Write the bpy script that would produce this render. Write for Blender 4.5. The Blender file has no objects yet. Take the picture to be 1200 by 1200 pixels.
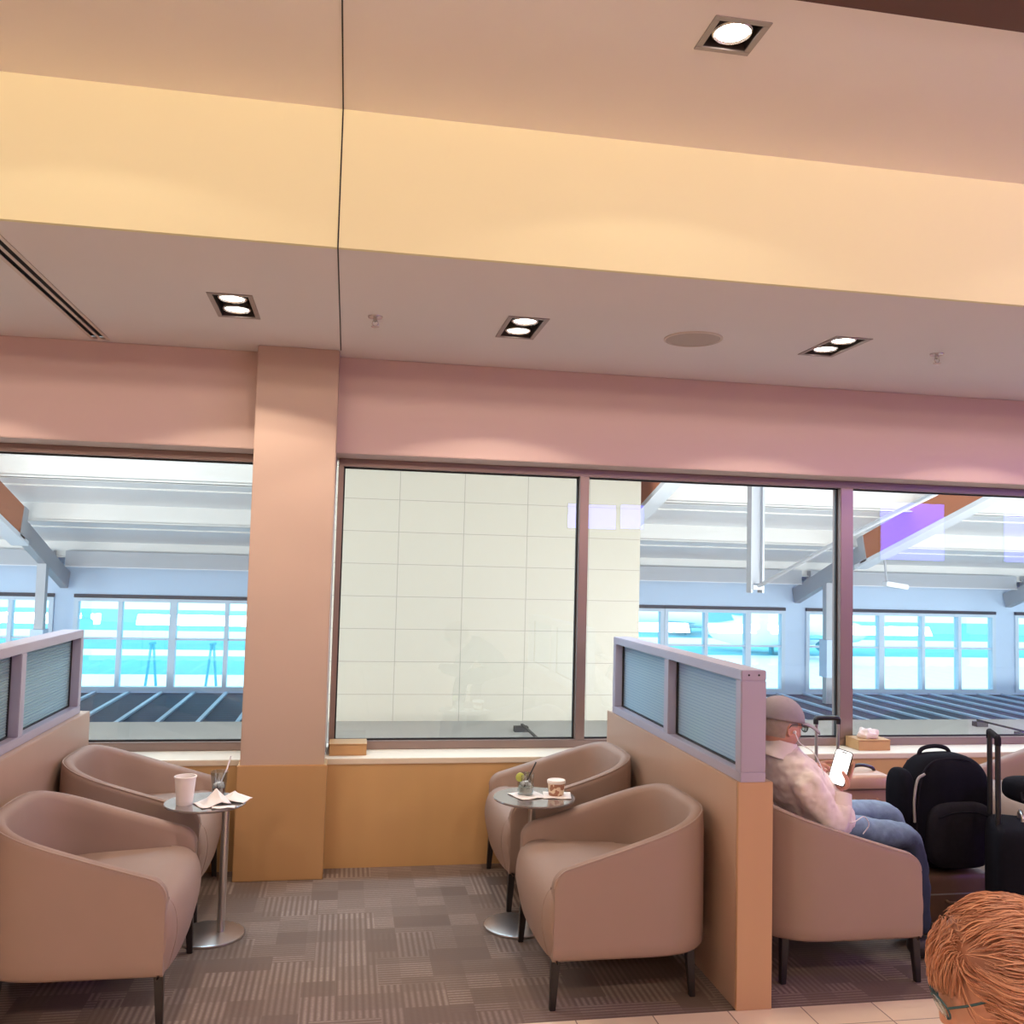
import bpy, bmesh, math, random
from mathutils import Vector, Matrix
PI = math.pi
random.seed(7)
scene = bpy.context.scene
COL = scene.collection

# ------------------------------------------------------------------ materials
def new_mat(name):
    m = bpy.data.materials.new(name); m.use_nodes = True
    nt = m.node_tree
    return m, nt, nt.nodes['Principled BSDF'], nt.nodes['Material Output']

def link(nt, a, b): nt.links.new(a, b)

def coords(nt, scale=(1, 1, 1)):
    tc = nt.nodes.new('ShaderNodeTexCoord'); mp = nt.nodes.new('ShaderNodeMapping')
    mp.inputs['Scale'].default_value = scale
    link(nt, tc.outputs['Object'], mp.inputs['Vector'])
    return mp.outputs['Vector']

def math_node(nt, op, a, b=None, c=None):
    n = nt.nodes.new('ShaderNodeMath'); n.operation = op
    for i, v in enumerate((a, b, c)):
        if v is None: continue
        if isinstance(v, (int, float)): n.inputs[i].default_value = v
        else: link(nt, v, n.inputs[i])
    return n.outputs[0]

def mixc(nt, fac, c1, c2):
    n = nt.nodes.new('ShaderNodeMix'); n.data_type = 'RGBA'
    if isinstance(fac, (int, float)): n.inputs[0].default_value = fac
    else: link(nt, fac, n.inputs[0])
    for i, c in ((6, c1), (7, c2)):
        if isinstance(c, tuple): n.inputs[i].default_value = (*c, 1) if len(c) == 3 else c
        else: link(nt, c, n.inputs[i])
    return n.outputs[2]

def noise(nt, vec, scale, detail=3, rough=.55):
    n = nt.nodes.new('ShaderNodeTexNoise'); n.inputs['Scale'].default_value = scale
    n.inputs['Detail'].default_value = detail; n.inputs['Roughness'].default_value = rough
    link(nt, vec, n.inputs['Vector'])
    return n.outputs['Fac']

def bump(nt, bs, h, strength, dist=.01):
    b = nt.nodes.new('ShaderNodeBump'); b.inputs['Strength'].default_value = strength
    b.inputs['Distance'].default_value = dist
    link(nt, h, b.inputs['Height']); link(nt, b.outputs[0], bs.inputs['Normal'])

def mat(name, c, rough=.6, metal=0., var=.12, scale=8, stretch=(1, 1, 1), bmp=0., bscale=200, spec=.5, sheen=0., coat=0.):
    m, nt, bs, out = new_mat(name)
    v = coords(nt, stretch)
    f = noise(nt, v, scale)
    c2 = tuple(max(0, x * (1 - var)) for x in c); c1 = tuple(min(1, x * (1 + var)) for x in c)
    link(nt, mixc(nt, f, c2, c1), bs.inputs['Base Color'])
    bs.inputs['Roughness'].default_value = rough; bs.inputs['Metallic'].default_value = metal
    bs.inputs['Specular IOR Level'].default_value = spec
    if sheen: bs.inputs['Sheen Weight'].default_value = sheen
    if coat: bs.inputs['Coat Weight'].default_value = coat; bs.inputs['Coat Roughness'].default_value = .15
    if bmp: bump(nt, bs, noise(nt, coords(nt), bscale, 2), bmp, .002)
    return m

def emit(name, c, s):
    m, nt, bs, out = new_mat(name)
    bs.inputs['Base Color'].default_value = (*c, 1)
    bs.inputs['Emission Color'].default_value = (*c, 1); bs.inputs['Emission Strength'].default_value = s
    return m

def pane_mat(name, tint, base=.05, rough=0.0):
    """thin window pane: mostly see-through, mirror-like towards grazing angles"""
    m, nt, bs, out = new_mat(name); nt.nodes.remove(bs)
    tr = nt.nodes.new('ShaderNodeBsdfTransparent'); tr.inputs[0].default_value = (*tint, 1)
    gl = nt.nodes.new('ShaderNodeBsdfGlossy'); gl.inputs['Roughness'].default_value = rough
    lw = nt.nodes.new('ShaderNodeLayerWeight'); lw.inputs['Blend'].default_value = .5
    p = math_node(nt, 'POWER', lw.outputs['Facing'], 5.0)
    f = math_node(nt, 'MULTIPLY_ADD', p, 1 - base, base)
    mx = nt.nodes.new('ShaderNodeMixShader')
    link(nt, f, mx.inputs[0]); link(nt, tr.outputs[0], mx.inputs[1]); link(nt, gl.outputs[0], mx.inputs[2])
    link(nt, mx.outputs[0], out.inputs[0])
    return m

def reeded_mat():
    """horizontally ribbed privacy glass: frosted, with fine dark ribs running across"""
    m, nt, bs, out = new_mat('reeded glass'); nt.nodes.remove(bs)
    tc = nt.nodes.new('ShaderNodeTexCoord'); sp = nt.nodes.new('ShaderNodeSeparateXYZ')
    link(nt, tc.outputs['Object'], sp.inputs[0])
    wob = math_node(nt, 'MULTIPLY', noise(nt, coords(nt, (1, 6, 30)), 6), .0015)
    z = math_node(nt, 'ADD', sp.outputs['Z'], wob)
    w = math_node(nt, 'FRACT', math_node(nt, 'MULTIPLY', z, 1 / .0135))
    line = math_node(nt, 'LESS_THAN', w, .14)
    col = mixc(nt, line, (.74, .94, 1.0), (.44, .64, .82))
    tl = nt.nodes.new('ShaderNodeBsdfTranslucent'); tr = nt.nodes.new('ShaderNodeBsdfRefraction'); tr.inputs['IOR'].default_value = 1.3; tr.inputs['Roughness'].default_value = .25
    gl = nt.nodes.new('ShaderNodeBsdfGlossy'); gl.inputs['Roughness'].default_value = .2
    link(nt, col, tl.inputs[0]); link(nt, col, tr.inputs[0])
    df = nt.nodes.new('ShaderNodeBsdfDiffuse'); link(nt, col, df.inputs[0]); m0 = nt.nodes.new('ShaderNodeMixShader'); m0.inputs[0].default_value = .3
    link(nt, tl.outputs[0], m0.inputs[1]); link(nt, df.outputs[0], m0.inputs[2])
    m1 = nt.nodes.new('ShaderNodeMixShader'); m1.inputs[0].default_value = .6
    m2 = nt.nodes.new('ShaderNodeMixShader'); m2.inputs[0].default_value = .06
    link(nt, tr.outputs[0], m1.inputs[1]); link(nt, m0.outputs[0], m1.inputs[2])
    link(nt, m1.outputs[0], m2.inputs[1]); link(nt, gl.outputs[0], m2.inputs[2])
    link(nt, m2.outputs[0], out.inputs[0])
    return m

def carpet_mat():
    m, nt, bs, out = new_mat('woven carpet tiles')
    tc = nt.nodes.new('ShaderNodeTexCoord'); sp = nt.nodes.new('ShaderNodeSeparateXYZ')
    link(nt, tc.outputs['Object'], sp.inputs[0])
    x, y = sp.outputs['X'], sp.outputs['Y']
    def cells(s, off):
        fx = math_node(nt, 'FLOOR', math_node(nt, 'MULTIPLY_ADD', x, 1 / s, off))
        fy = math_node(nt, 'FLOOR', math_node(nt, 'MULTIPLY_ADD', y, 1 / s, off * 1.7))
        cb = nt.nodes.new('ShaderNodeCombineXYZ'); link(nt, fx, cb.inputs[0]); link(nt, fy, cb.inputs[1])
        wn = nt.nodes.new('ShaderNodeTexWhiteNoise'); wn.noise_dimensions = '2D'
        link(nt, cb.outputs[0], wn.inputs['Vector'])
        return wn.outputs['Value']
    r1, r2 = cells(.25, .3), cells(.125, .9)
    def stripes(c, f): return math_node(nt, 'MULTIPLY_ADD', math_node(nt, 'SINE', math_node(nt, 'MULTIPLY', c, f)), .5, .5)
    sx, sy = stripes(x, 2 * PI / .024), stripes(y, 2 * PI / .02)
    pick = math_node(nt, 'GREATER_THAN', r1, .5)
    st = nt.nodes.new('ShaderNodeMix'); st.data_type = 'FLOAT'
    link(nt, pick, st.inputs[0]); link(nt, sx, st.inputs[2]); link(nt, sy, st.inputs[3])
    strong = math_node(nt, 'MULTIPLY', st.outputs[0], math_node(nt, 'MULTIPLY', r2, .8))
    brk = noise(nt, coords(nt, (1, 1, 1)), 90, 2)
    f = math_node(nt, 'MULTIPLY', strong, math_node(nt, 'MULTIPLY_ADD', brk, 1.2, .3))
    hs = stripes(y, 2 * PI / .008)
    f = math_node(nt, 'ADD', f, math_node(nt, 'MULTIPLY', hs, .13))
    link(nt, mixc(nt, f, (.16, .115, .095), (.37, .29, .25)), bs.inputs['Base Color'])
    bs.inputs['Roughness'].default_value = .95; bs.inputs['Specular IOR Level'].default_value = .15
    bump(nt, bs, noise(nt, coords(nt), 400, 2), .5, .004)
    return m

def grid_mat(name, c, line, axes, step, off, w, rough, var=.08, coat=0.):
    """flat colour cut by straight joints along two object axes"""
    m, nt, bs, out = new_mat(name)
    tc = nt.nodes.new('ShaderNodeTexCoord'); sp = nt.nodes.new('ShaderNodeSeparateXYZ')
    link(nt, tc.outputs['Object'], sp.inputs[0])
    j = None; cell = nt.nodes.new('ShaderNodeCombineXYZ')
    for k, (a, s, o, ww) in enumerate(zip(axes, step, off, w)):
        u = math_node(nt, 'MULTIPLY_ADD', sp.outputs[a], 1 / s, -o / s)
        link(nt, math_node(nt, 'FLOOR', u), cell.inputs[k])
        l = math_node(nt, 'LESS_THAN', math_node(nt, 'FRACT', u), ww / s)
        j = l if j is None else math_node(nt, 'MAXIMUM', j, l)
    wn = nt.nodes.new('ShaderNodeTexWhiteNoise'); wn.noise_dimensions = '2D'; link(nt, cell.outputs[0], wn.inputs['Vector'])
    f = math_node(nt, 'MULTIPLY_ADD', noise(nt, coords(nt, (1, 1, 1)), 5, 4), .6, math_node(nt, 'MULTIPLY', wn.outputs['Value'], .4))
    base = mixc(nt, f, tuple(x * (1 - var) for x in c), tuple(min(1, x * (1 + var)) for x in c))
    link(nt, mixc(nt, j, base, line), bs.inputs['Base Color'])
    bs.inputs['Roughness'].default_value = rough
    if coat: bs.inputs['Coat Weight'].default_value = coat
    return m

M = {}
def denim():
    """denim faded over the thighs, with painted shade down the lower legs"""
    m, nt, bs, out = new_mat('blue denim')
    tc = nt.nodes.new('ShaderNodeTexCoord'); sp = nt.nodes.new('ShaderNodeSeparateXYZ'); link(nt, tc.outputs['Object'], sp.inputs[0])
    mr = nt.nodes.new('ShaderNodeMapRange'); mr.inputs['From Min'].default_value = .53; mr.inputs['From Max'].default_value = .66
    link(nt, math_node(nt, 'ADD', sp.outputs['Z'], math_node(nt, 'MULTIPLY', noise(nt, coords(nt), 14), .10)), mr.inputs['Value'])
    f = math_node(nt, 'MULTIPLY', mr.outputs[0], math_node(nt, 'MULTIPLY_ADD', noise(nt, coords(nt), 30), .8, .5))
    link(nt, mixc(nt, f, (.018, .028, .058), (.27, .41, .58)), bs.inputs['Base Color'])  # thigh fade above, leg shade painted into the dark colour below
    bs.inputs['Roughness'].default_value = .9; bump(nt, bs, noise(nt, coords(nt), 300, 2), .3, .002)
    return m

def setup_mats():
    M['ceil2'] = mat('high ceiling paint', (.82, .765, .72), .85, var=.02, scale=2)
    M['ceil'] = mat('ceiling paint', (.74, .685, .68), .85, var=.02, scale=2)
    M['fascia'] = mat('cream fascia paint', (.80, .74, .46), .8, var=.02, scale=2)
    M['brown_ceil'] = mat('dark brown panel', (.085, .022, .012), .6, var=.1)
    M['wall'] = mat('wall paint', (.62, .465, .42), .85, var=.02, scale=2)
    M['veneer'] = mat('ochre wall veneer', (.56, .34, .15), .5, var=.16, scale=3, stretch=(1, 1, .12))
    M['pier'] = mat('pier paint', (.50, .37, .295), .75, var=.03, scale=2)
    M['pier_base'] = mat('pier veneer', (.50, .29, .13), .5, var=.14, scale=3, stretch=(1, 1, .12))
    M['sill'] = mat('sill stone', (.72, .62, .50), .45, var=.05, scale=10)
    M['frame'] = mat('bronze window frame', (.30, .22, .20), .35, .6, var=.03)
    M['gasket'] = mat('black gasket', (.012, .012, .014), .6, var=.05)
    M['part'] = mat('partition laminate', (.45, .30, .22), .32, var=.08, scale=4, stretch=(1, 1, .2), coat=.2)
    M['part_end'] = mat('partition end veneer', (.50, .30, .17), .45, var=.1, scale=3, stretch=(1, 1, .15))
    M['alu'] = mat('satin aluminium', (.46, .42, .52), .35, .45, var=.03)
    M['reed'] = reeded_mat()
    M['carpet'] = carpet_mat()
    M['tile'] = grid_mat('cream floor tile', (.84, .70, .52), (.30, .22, .16), (0, 1), (.285, .285), (1.704 - .285 * 40, 3.12 - .285 * 40), (.005, .004), .3, .1)
    M['chair'] = mat('taupe leatherette', (.31, .215, .175), .62, var=.05, scale=6, bmp=.15, bscale=500, spec=.35)
    M['pipe'] = mat('taupe piping', (.36, .26, .215), .5, var=.05)
    M['leg'] = mat('black stained wood', (.014, .010, .010), .4, var=.2)
    M['chrome'] = mat('brushed steel', (.55, .52, .50), .28, .9, var=.05, scale=30, stretch=(1, 1, .1))
    M['tabletop'] = mat('grey lacquer tabletop', (.20, .17, .165), .12, .2, var=.05, coat=.6)
    M['paper'] = mat('white paper', (.86, .80, .77), .7, var=.03, scale=20)
    M['glass'] = pane_mat('drinking glass', (.86, .89, .89), .16)
    M['ice'] = mat('ice cubes', (.86, .86, .86), .15, var=.1, scale=60)
    M['cola'] = mat('brown drink', (.20, .06, .02), .1, var=.2, scale=40)
    M['clear_drink'] = mat('pale drink', (.75, .78, .72), .1, var=.15, scale=50)
    M['straw'] = mat('white straw', (.88, .86, .9), .4, var=.02)
    M['black_plastic'] = mat('black plastic', (.012, .012, .014), .35, var=.1)
    M['lime'] = mat('lime', (.50, .58, .12), .4, var=.2, scale=60)
    M['ice_cream_cup'] = None
    M['metal_trim'] = mat('lamp trim', (.34, .29, .27), .4, .5, var=.03)
    M['lamp_dark'] = mat('lamp housing', (.05, .04, .038), .5, var=.1)
    M['lamp_ring'] = mat('lamp ring', (.6, .56, .52), .25, .8, var=.03)
    M['lamp'] = emit('lamp face', (1, .93, .86), 14)
    M['slot'] = mat('diffuser blade', (.62, .52, .46), .5, var=.03)
    M['grille'] = mat('speaker grille', (.45, .37, .33), .7, var=.06, scale=300)
    M['pane'] = pane_mat('window pane', (.95, .97, .97), .06)
    M['screen'] = emit('blue television picture', (.15, .13, 1.0), 10)
    # people and luggage
    M['skin'] = mat('skin', (.60, .30, .22), .5, var=.08, scale=25)
    M['skin2'] = mat('fair skin', (.62, .30, .20), .5, var=.08, scale=25)
    M['shirt'] = mat('pale shirt cotton', (.78, .68, .65), .85, var=.05, scale=30, bmp=.2, bscale=60)
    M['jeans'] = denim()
    M['grey_hair'] = mat('short grey hair', (.33, .25, .22), .8, var=.25, scale=60)
    M['cap'] = mat('grey cap cotton', (.30, .26, .28), .85, var=.1, scale=40)
    M['shoe'] = mat('dark shoe', (.03, .025, .025), .5, var=.1)
    M['white_plastic'] = mat('white plastic', (.85, .83, .83), .35, var=.02)
    M['phone_screen'] = emit('phone screen', (1, .98, .98), 1.6)
    M['lens'] = pane_mat('spectacle lens', (.75, .85, .85), .25)
    M['nylon'] = mat('black nylon', (.006, .006, .011), .9, spec=.12, var=.25, scale=60, bmp=.3, bscale=300)
    M['nylon2'] = mat('charcoal nylon', (.012, .011, .017), .9, spec=.15, var=.25, scale=50, bmp=.3, bscale=300)
    M['zip'] = mat('grey zip tape', (.30, .28, .28), .4, var=.1)
    M['fleece'] = mat('purple grey fleece', (.045, .036, .055), .95, var=.5, scale=180, bmp=.6, bscale=200)
    M['tan_case'] = mat('tan hard case', (.50, .30, .20), .4, var=.05, coat=.2)
    M['brown_case'] = mat('brown leather', (.15, .085, .055), .55, var=.12, scale=20)
    M['tissue'] = mat('tissue', (.82, .70, .66), .9, var=.05)
    M['blouse'] = mat('dark blouse', (.10, .05, .06), .8, var=.1)
    # concourse
    M['deck'] = mat('white roof deck', (.86, .88, .90), .6, var=.03, scale=3, stretch=(6, 1, 1))
    M['purlin'] = mat('pale purlin paint', (.74, .74, .72), .6, var=.02)
    M['steel'] = mat('grey steel paint', (.40, .43, .47), .5, var=.04)
    M['flange'] = mat('white steel paint', (.82, .86, .92), .5, var=.02)
    M['timber'] = mat('orange glulam', (.50, .17, .075), .6, var=.12, scale=4, stretch=(1, .2, 6))
    M['cwall'] = mat('concourse wall paint', (.55, .70, .88), .8, var=.02)  # bluish window flare on white walls mixed into this paint
    M['wframe'] = mat('pale blue window frame', (.55, .68, .80), .5, var=.02)
    M['valance'] = mat('dark blind roll', (.03, .04, .06), .6, var=.1)
    M['cpane'] = pane_mat('tinted concourse pane', (.80, .97, 1.0), .05)
    M['clad'] = grid_mat('cream cladding panels', (.42, .39, .32), (.25, .235, .20), (0, 2), (1.2, .59), (.9 - 24, .462 - 11.8), (.013, .011), .45, .02)
    M['ledge'] = mat('pale grey membrane', (.40, .39, .36), .8, var=.06, scale=1.5)
    M['navy'] = grid_mat('navy louvred roof', (.012, .04, .10), (.004, .012, .035), (1, 0), (.28, 50), (0, 0), (.07, .01), .8, .2)
    M['strip'] = mat('pale blue glazing bar', (.42, .60, .78), .5, var=.05)
    M['concrete'] = mat('apron concrete', (.80, .84, .86), .9, var=.06, scale=.05)
    M['asphalt'] = mat('blue apron band', (.10, .42, .52), .8, var=.3, scale=.08, stretch=(.3, 1, 1))  # flat cyan-blue bands across the apron
    M['specs'] = mat('dark teal spectacle frame', (.03, .09, .10), .4, var=.05)
    M['teal'] = mat('teal metal', (.06, .35, .45), .5, var=.1)
    M['plane'] = mat('white aircraft paint', (.85, .88, .9), .4, var=.02)

# ------------------------------------------------------------------ mesh building
class MB:
    def __init__(s): s.bm = bmesh.new()
    def _add(s, vs, fs, mtx=None):
        bv = [s.bm.verts.new((mtx @ Vector(v)) if mtx else v) for v in vs]
        for f in fs:
            try: s.bm.faces.new([bv[i] for i in f])
            except ValueError: pass
        return bv
    def box(s, x0, x1, y0, y1, z0, z1, mtx=None):
        vs = [(x, y, z) for x in (x0, x1) for y in (y0, y1) for z in (z0, z1)]
        s._add(vs, [(0, 1, 3, 2), (4, 6, 7, 5), (0, 4, 5, 1), (2, 3, 7, 6), (0, 2, 6, 4), (1, 5, 7, 3)], mtx); return s
    def lathe(s, prof, c=(0, 0, 0), n=32, mtx=None, cap=True, arc=2 * PI):
        """prof: list of (radius, z)"""
        vs, fs = [], []
        for r, z in prof:
            for k in range(n):
                a = arc * k / n
                vs.append((c[0] + r * math.cos(a), c[1] + r * math.sin(a), c[2] + z))
        for i in range(len(prof) - 1):
            for k in range(n):
                k2 = (k + 1) % n
                fs.append((i * n + k, i * n + k2, (i + 1) * n + k2, (i + 1) * n + k))
        if cap:
            fs.append(tuple(range(n))[::-1]); fs.append(tuple((len(prof) - 1) * n + k for k in range(n)))
        s._add(vs, fs, mtx); return s
    def tube(s, pts, r, n=8, close=False, mtx=None):
        pts = [Vector(p) for p in pts]; m = len(pts)
        rs = r if isinstance(r, (list, tuple)) else [r] * m
        vs, fs = [], []
        t0 = (pts[1] - pts[0]).normalized()
        up = Vector((0, 0, 1)) if abs(t0.z) < .9 else Vector((1, 0, 0))
        u = t0.cross(up).normalized()
        for i, p in enumerate(pts):
            a = pts[i - 1] if (i or close) else pts[i]; b = pts[(i + 1) % m] if (i < m - 1 or close) else pts[i]
            t = (b - a).normalized()
            u = (u - t * u.dot(t)).normalized(); v = t.cross(u)
            for k in range(n):
                an = 2 * PI * k / n
                vs.append(p + (u * math.cos(an) + v * math.sin(an)) * rs[i])
        for i in range(m if close else m - 1):
            j = (i + 1) % m
            for k in range(n):
                k2 = (k + 1) % n
                fs.append((i * n + k, i * n + k2, j * n + k2, j * n + k))
        if not close:
            fs.append(tuple(range(n))[::-1]); fs.append(tuple((m - 1) * n + k for k in range(n)))
        s._add(vs, fs, mtx); return s
    def bar(s, a, b, w, h, up=(0, 0, 1)):
        """rectangular bar from a to b, w sideways, h along up"""
        a, b = Vector(a), Vector(b); t = (b - a).normalized(); up = Vector(up)
        side = t.cross(up).normalized(); up = side.cross(t).normalized()
        vs = [p + side * (w / 2 * i) + up * (h / 2 * j) for p in (a, b) for i, j in ((-1, -1), (1, -1), (1, 1), (-1, 1))]
        s._add(vs, [(0, 3, 2, 1), (4, 5, 6, 7), (0, 1, 5, 4), (1, 2, 6, 5), (2, 3, 7, 6), (3, 0, 4, 7)]); return s
    def prism(s, poly, z0, z1, mtx=None):
        n = len(poly)
        vs = [(x, y, z0) for x, y in poly] + [(x, y, z1) for x, y in poly]
        fs = [tuple(range(n))[::-1], tuple(range(n, 2 * n))] + [(i, (i + 1) % n, n + (i + 1) % n, n + i) for i in range(n)]
        s._add(vs, fs, mtx); return s
    def sphere(s, c, r, n=20, m=12, mtx=None):
        r = r if isinstance(r, (tuple, list)) else (r, r, r)
        vs, fs = [], []
        for i in range(m + 1):
            th = PI * i / m
            for k in range(n):
                a = 2 * PI * k / n
                vs.append((c[0] + r[0] * math.sin(th) * math.cos(a), c[1] + r[1] * math.sin(th) * math.sin(a), c[2] + r[2] * math.cos(th)))
        for i in range(m):
            for k in range(n):
                k2 = (k + 1) % n
                fs.append((i * n + k, (i + 1) * n + k, (i + 1) * n + k2, i * n + k2))
        b = s._add(vs, fs, mtx)
        bmesh.ops.remove_doubles(s.bm, verts=b, dist=1e-6); return s
    def rbox(s, c, size, r=.3, n=6, mtx=None, e=4.0):
        """soft box (superellipsoid)"""
        vs, fs = [], []; N, Mm = 40, 24
        def sp(x, p): return math.copysign(abs(x) ** p, x)
        p = 2 / e
        for i in range(Mm + 1):
            th = PI * i / Mm - PI / 2
            for k in range(N):
                a = 2 * PI * k / N
                vs.append((c[0] + size[0] / 2 * sp(math.cos(th), p) * sp(math.cos(a), p),
                           c[1] + size[1] / 2 * sp(math.cos(th), p) * sp(math.sin(a), p),
                           c[2] + size[2] / 2 * sp(math.sin(th), p)))
        for i in range(Mm):
            for k in range(N):
                k2 = (k + 1) % N
                fs.append((i * N + k, i * N + k2, (i + 1) * N + k2, (i + 1) * N + k))
        b = s._add(vs, fs, mtx)
        bmesh.ops.remove_doubles(s.bm, verts=b, dist=1e-6); return s
    def mesh(s, name, bevel=0, seg=2, smooth=False, angle=40):
        bm = s.bm
        if bevel:
            bmesh.ops.recalc_face_normals(bm, faces=bm.faces)
            es = [e for e in bm.edges if len(e.link_faces) == 2 and e.calc_face_angle(0) > math.radians(35)]
            bmesh.ops.bevel(bm, geom=es, offset=bevel, segments=seg, affect='EDGES', clamp_overlap=True)
        bmesh.ops.recalc_face_normals(bm, faces=bm.faces)
        me = bpy.data.meshes.new(name); bm.to_mesh(me); bm.free()
        if smooth or bevel:
            for p in me.polygons: p.use_smooth = True
            try: me.set_sharp_from_angle(angle=math.radians(angle))
            except Exception: pass
        return me
    def build(s, name, m, parent=None, bevel=0, seg=2, smooth=False, angle=40):
        return obj(name, s.mesh(name, bevel, seg, smooth, angle), m, parent)

def obj(name, me, m, parent=None):
    o = bpy.data.objects.new(name, me); COL.objects.link(o)
    me.materials.clear(); me.materials.append(m)
    if parent:
        o.parent = parent
        o.matrix_parent_inverse = Matrix.Identity(4)
    return o

def tag(o, label=None, cat=None, group=None, kind=None):
    if label: o['label'] = label
    if cat: o['category'] = cat
    if group: o['group'] = group
    if kind: o['kind'] = kind
    return o

def thing(name, label, cat, loc=(0, 0, 0), rz=0, group=None):
    o = bpy.data.objects.new(name, None); COL.objects.link(o)
    o.location = loc; o.rotation_euler = (0, 0, rz); o.empty_display_size = .1
    return tag(o, label, cat, group)

def struct(o): o['kind'] = 'structure'; return o

def copy_tree(o, parent=None):
    c = o.copy(); COL.objects.link(c)
    if parent: c.parent = parent
    for ch in list(o.children): copy_tree(ch, c)
    return c

def evaluated(o, mods):
    """apply modifiers given as (type, {props}) and return the resulting mesh; o is removed"""
    for t, pr in mods:
        md = o.modifiers.new(t, t)
        for k, v in pr.items(): setattr(md, k, v)
    dg = bpy.context.evaluated_depsgraph_get(); dg.update()
    me = bpy.data.meshes.new_from_object(o.evaluated_get(dg))
    old = o.data; bpy.data.objects.remove(o); bpy.data.meshes.remove(old)
    return me

def skin(verts, edges, radii, sub=2):
    me = bpy.data.meshes.new('skin'); me.from_pydata([tuple(v) for v in verts], edges, [])
    o = bpy.data.objects.new('skin', me); COL.objects.link(o)
    md = o.modifiers.new('SKIN', 'SKIN')
    md.use_smooth_shade = True
    for i, r in enumerate(radii):
        sv = me.skin_vertices[0].data[i]
        sv.radius = (r, r) if isinstance(r, (int, float)) else r
        sv.use_root = (i == 0)
    return evaluated(o, [('SUBSURF', {'levels': sub, 'render_levels': sub})])

def join_meshes(meshes):
    bm = bmesh.new()
    for me in meshes: bm.from_mesh(me)
    out = bpy.data.meshes.new('joined'); bm.to_mesh(out); bm.free()
    return out

def fuse(meshes, voxel, smooth=3):
    o = bpy.data.objects.new('fuse', join_meshes(meshes)); COL.objects.link(o)
    me = evaluated(o, [('REMESH', {'mode': 'VOXEL', 'voxel_size': voxel, 'use_smooth_shade': True}),
                       ('SMOOTH', {'factor': .5, 'iterations': smooth})])
    bm = bmesh.new(); bm.from_mesh(me); seen = set(); isl = []
    for v in bm.verts:
        if v in seen: continue
        st, cur = [v], []; seen.add(v)
        while st:
            q = st.pop(); cur.append(q)
            for e in q.link_edges:
                o2 = e.other_vert(q)
                if o2 not in seen: seen.add(o2); st.append(o2)
        isl.append(cur)
    isl.sort(key=len)
    if len(isl) > 1: print('fuse islands', [len(i) for i in isl][-6:], len(isl))
    bmesh.ops.delete(bm, geom=[v for i in isl[:-1] for v in i], context='VERTS')
    bm.to_mesh(me); bm.free()
    for p in me.polygons: p.use_smooth = True
    return me

def spline(pts, n=8):
    """Catmull-Rom through the points"""
    P = [Vector(p) for p in pts]; P = [P[0] * 2 - P[1]] + P + [P[-1] * 2 - P[-2]]
    out = []
    for i in range(1, len(P) - 2):
        for k in range(n):
            t = k / n; a, b, c, d = P[i - 1], P[i], P[i + 1], P[i + 2]
            out.append(.5 * ((2 * b) + (c - a) * t + (2 * a - 5 * b + 4 * c - d) * t * t + (3 * b - a - 3 * c + d) * t ** 3))
    out.append(P[-2]); return out

setup_mats()
# ------------------------------------------------------------------ room shell
ZC, ZU, YF = 2.712, 3.219, 3.275
YW, YG = 5.02, 5.30
XL, XR, YB = -6.0, 15.0, -5.0
SILL, HEAD = .567, 2.19

struct(MB().box(XL, XR, 3.265, 5.45, -.12, 0).build('floor_carpet', M['carpet']))
struct(MB().box(XL, XR, YB, 3.265, -.12, .001).build('floor_tile', M['tile']))

def plate(name, m, x0, x1, y0, y1, z, holes, th=.02):
    xs = sorted({x0, x1, *[h[0] for h in holes], *[h[1] for h in holes]})
    ys = sorted({y0, y1, *[h[2] for h in holes], *[h[3] for h in holes]})
    b = MB()
    for i in range(len(xs) - 1):
        for j in range(len(ys) - 1):
            cx, cy = (xs[i] + xs[i + 1]) / 2, (ys[j] + ys[j + 1]) / 2
            if any(h[0] < cx < h[1] and h[2] < cy < h[3] for h in holes): continue
            b.box(xs[i], xs[i + 1], ys[j], ys[j + 1], z, z + th)
    return struct(b.build(name, m))

DL = [(-.53, 4.15, .09, .185), (.76, 4.17, .09, .185), (2.30, 4.10, .09, .185), (3.7, 4.12, .09, .185), (-2.0, 4.15, .09, .185)]
UL = [(1.093, 2.55, .085, .085), (-.9, 2.52, .085, .085), (3.1, 2.56, .085, .085), (-2.9, 2.52, .085, .085)]
def hole(d): return (d[0] - d[2], d[0] + d[2], d[1] - d[3], d[1] + d[3])
SLOT = (-1.335, -1.24, 3.30, 4.965)
plate('ceiling_lower', M['ceil'], XL, XR, YF + .02, 5.45, ZC, [hole(d) for d in DL] + [SLOT])
plate('ceiling_upper', M['ceil2'], XL, XR, 2.34, YF + .02, ZU, [hole(d) for d in UL])
struct(MB().box(XL, XR, YB, 2.34, ZU - .006, ZU + .02).build('ceiling_brown', M['brown_ceil']))
struct(MB().box(XL, XR, YF, YF + .02, ZC, ZU).build('wall_fascia', M['fascia']))
# side and back walls
struct(MB().box(-24, 40, 5.30, 5.45, 3.3, 7.6).build('wall_facade', M['cwall']))
struct(MB().box(XL - .1, XL, YB, 5.45, 0, 3.3).build('wall_left', M['wall']))
struct(MB().box(XR, XR + .1, YB, 5.45, 0, 3.3).build('wall_right', M['wall']))
struct(MB().box(XL, XR, YB - .1, YB, 0, 3.3).build('wall_back', M['wall']))
# window wall
struct(MB().box(XL, XR, YW, 5.45, 0, SILL - .03).build('wall_lower', M['veneer']))
struct(MB().box(XL, XR, YW, 5.45, HEAD, ZC).build('wall_upper', M['wall'], bevel=.004))
struct(MB().box(XL, XR, YW - .006, 5.45, SILL - .03, SILL).build('trim_1', M['sill'], bevel=.003))
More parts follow.
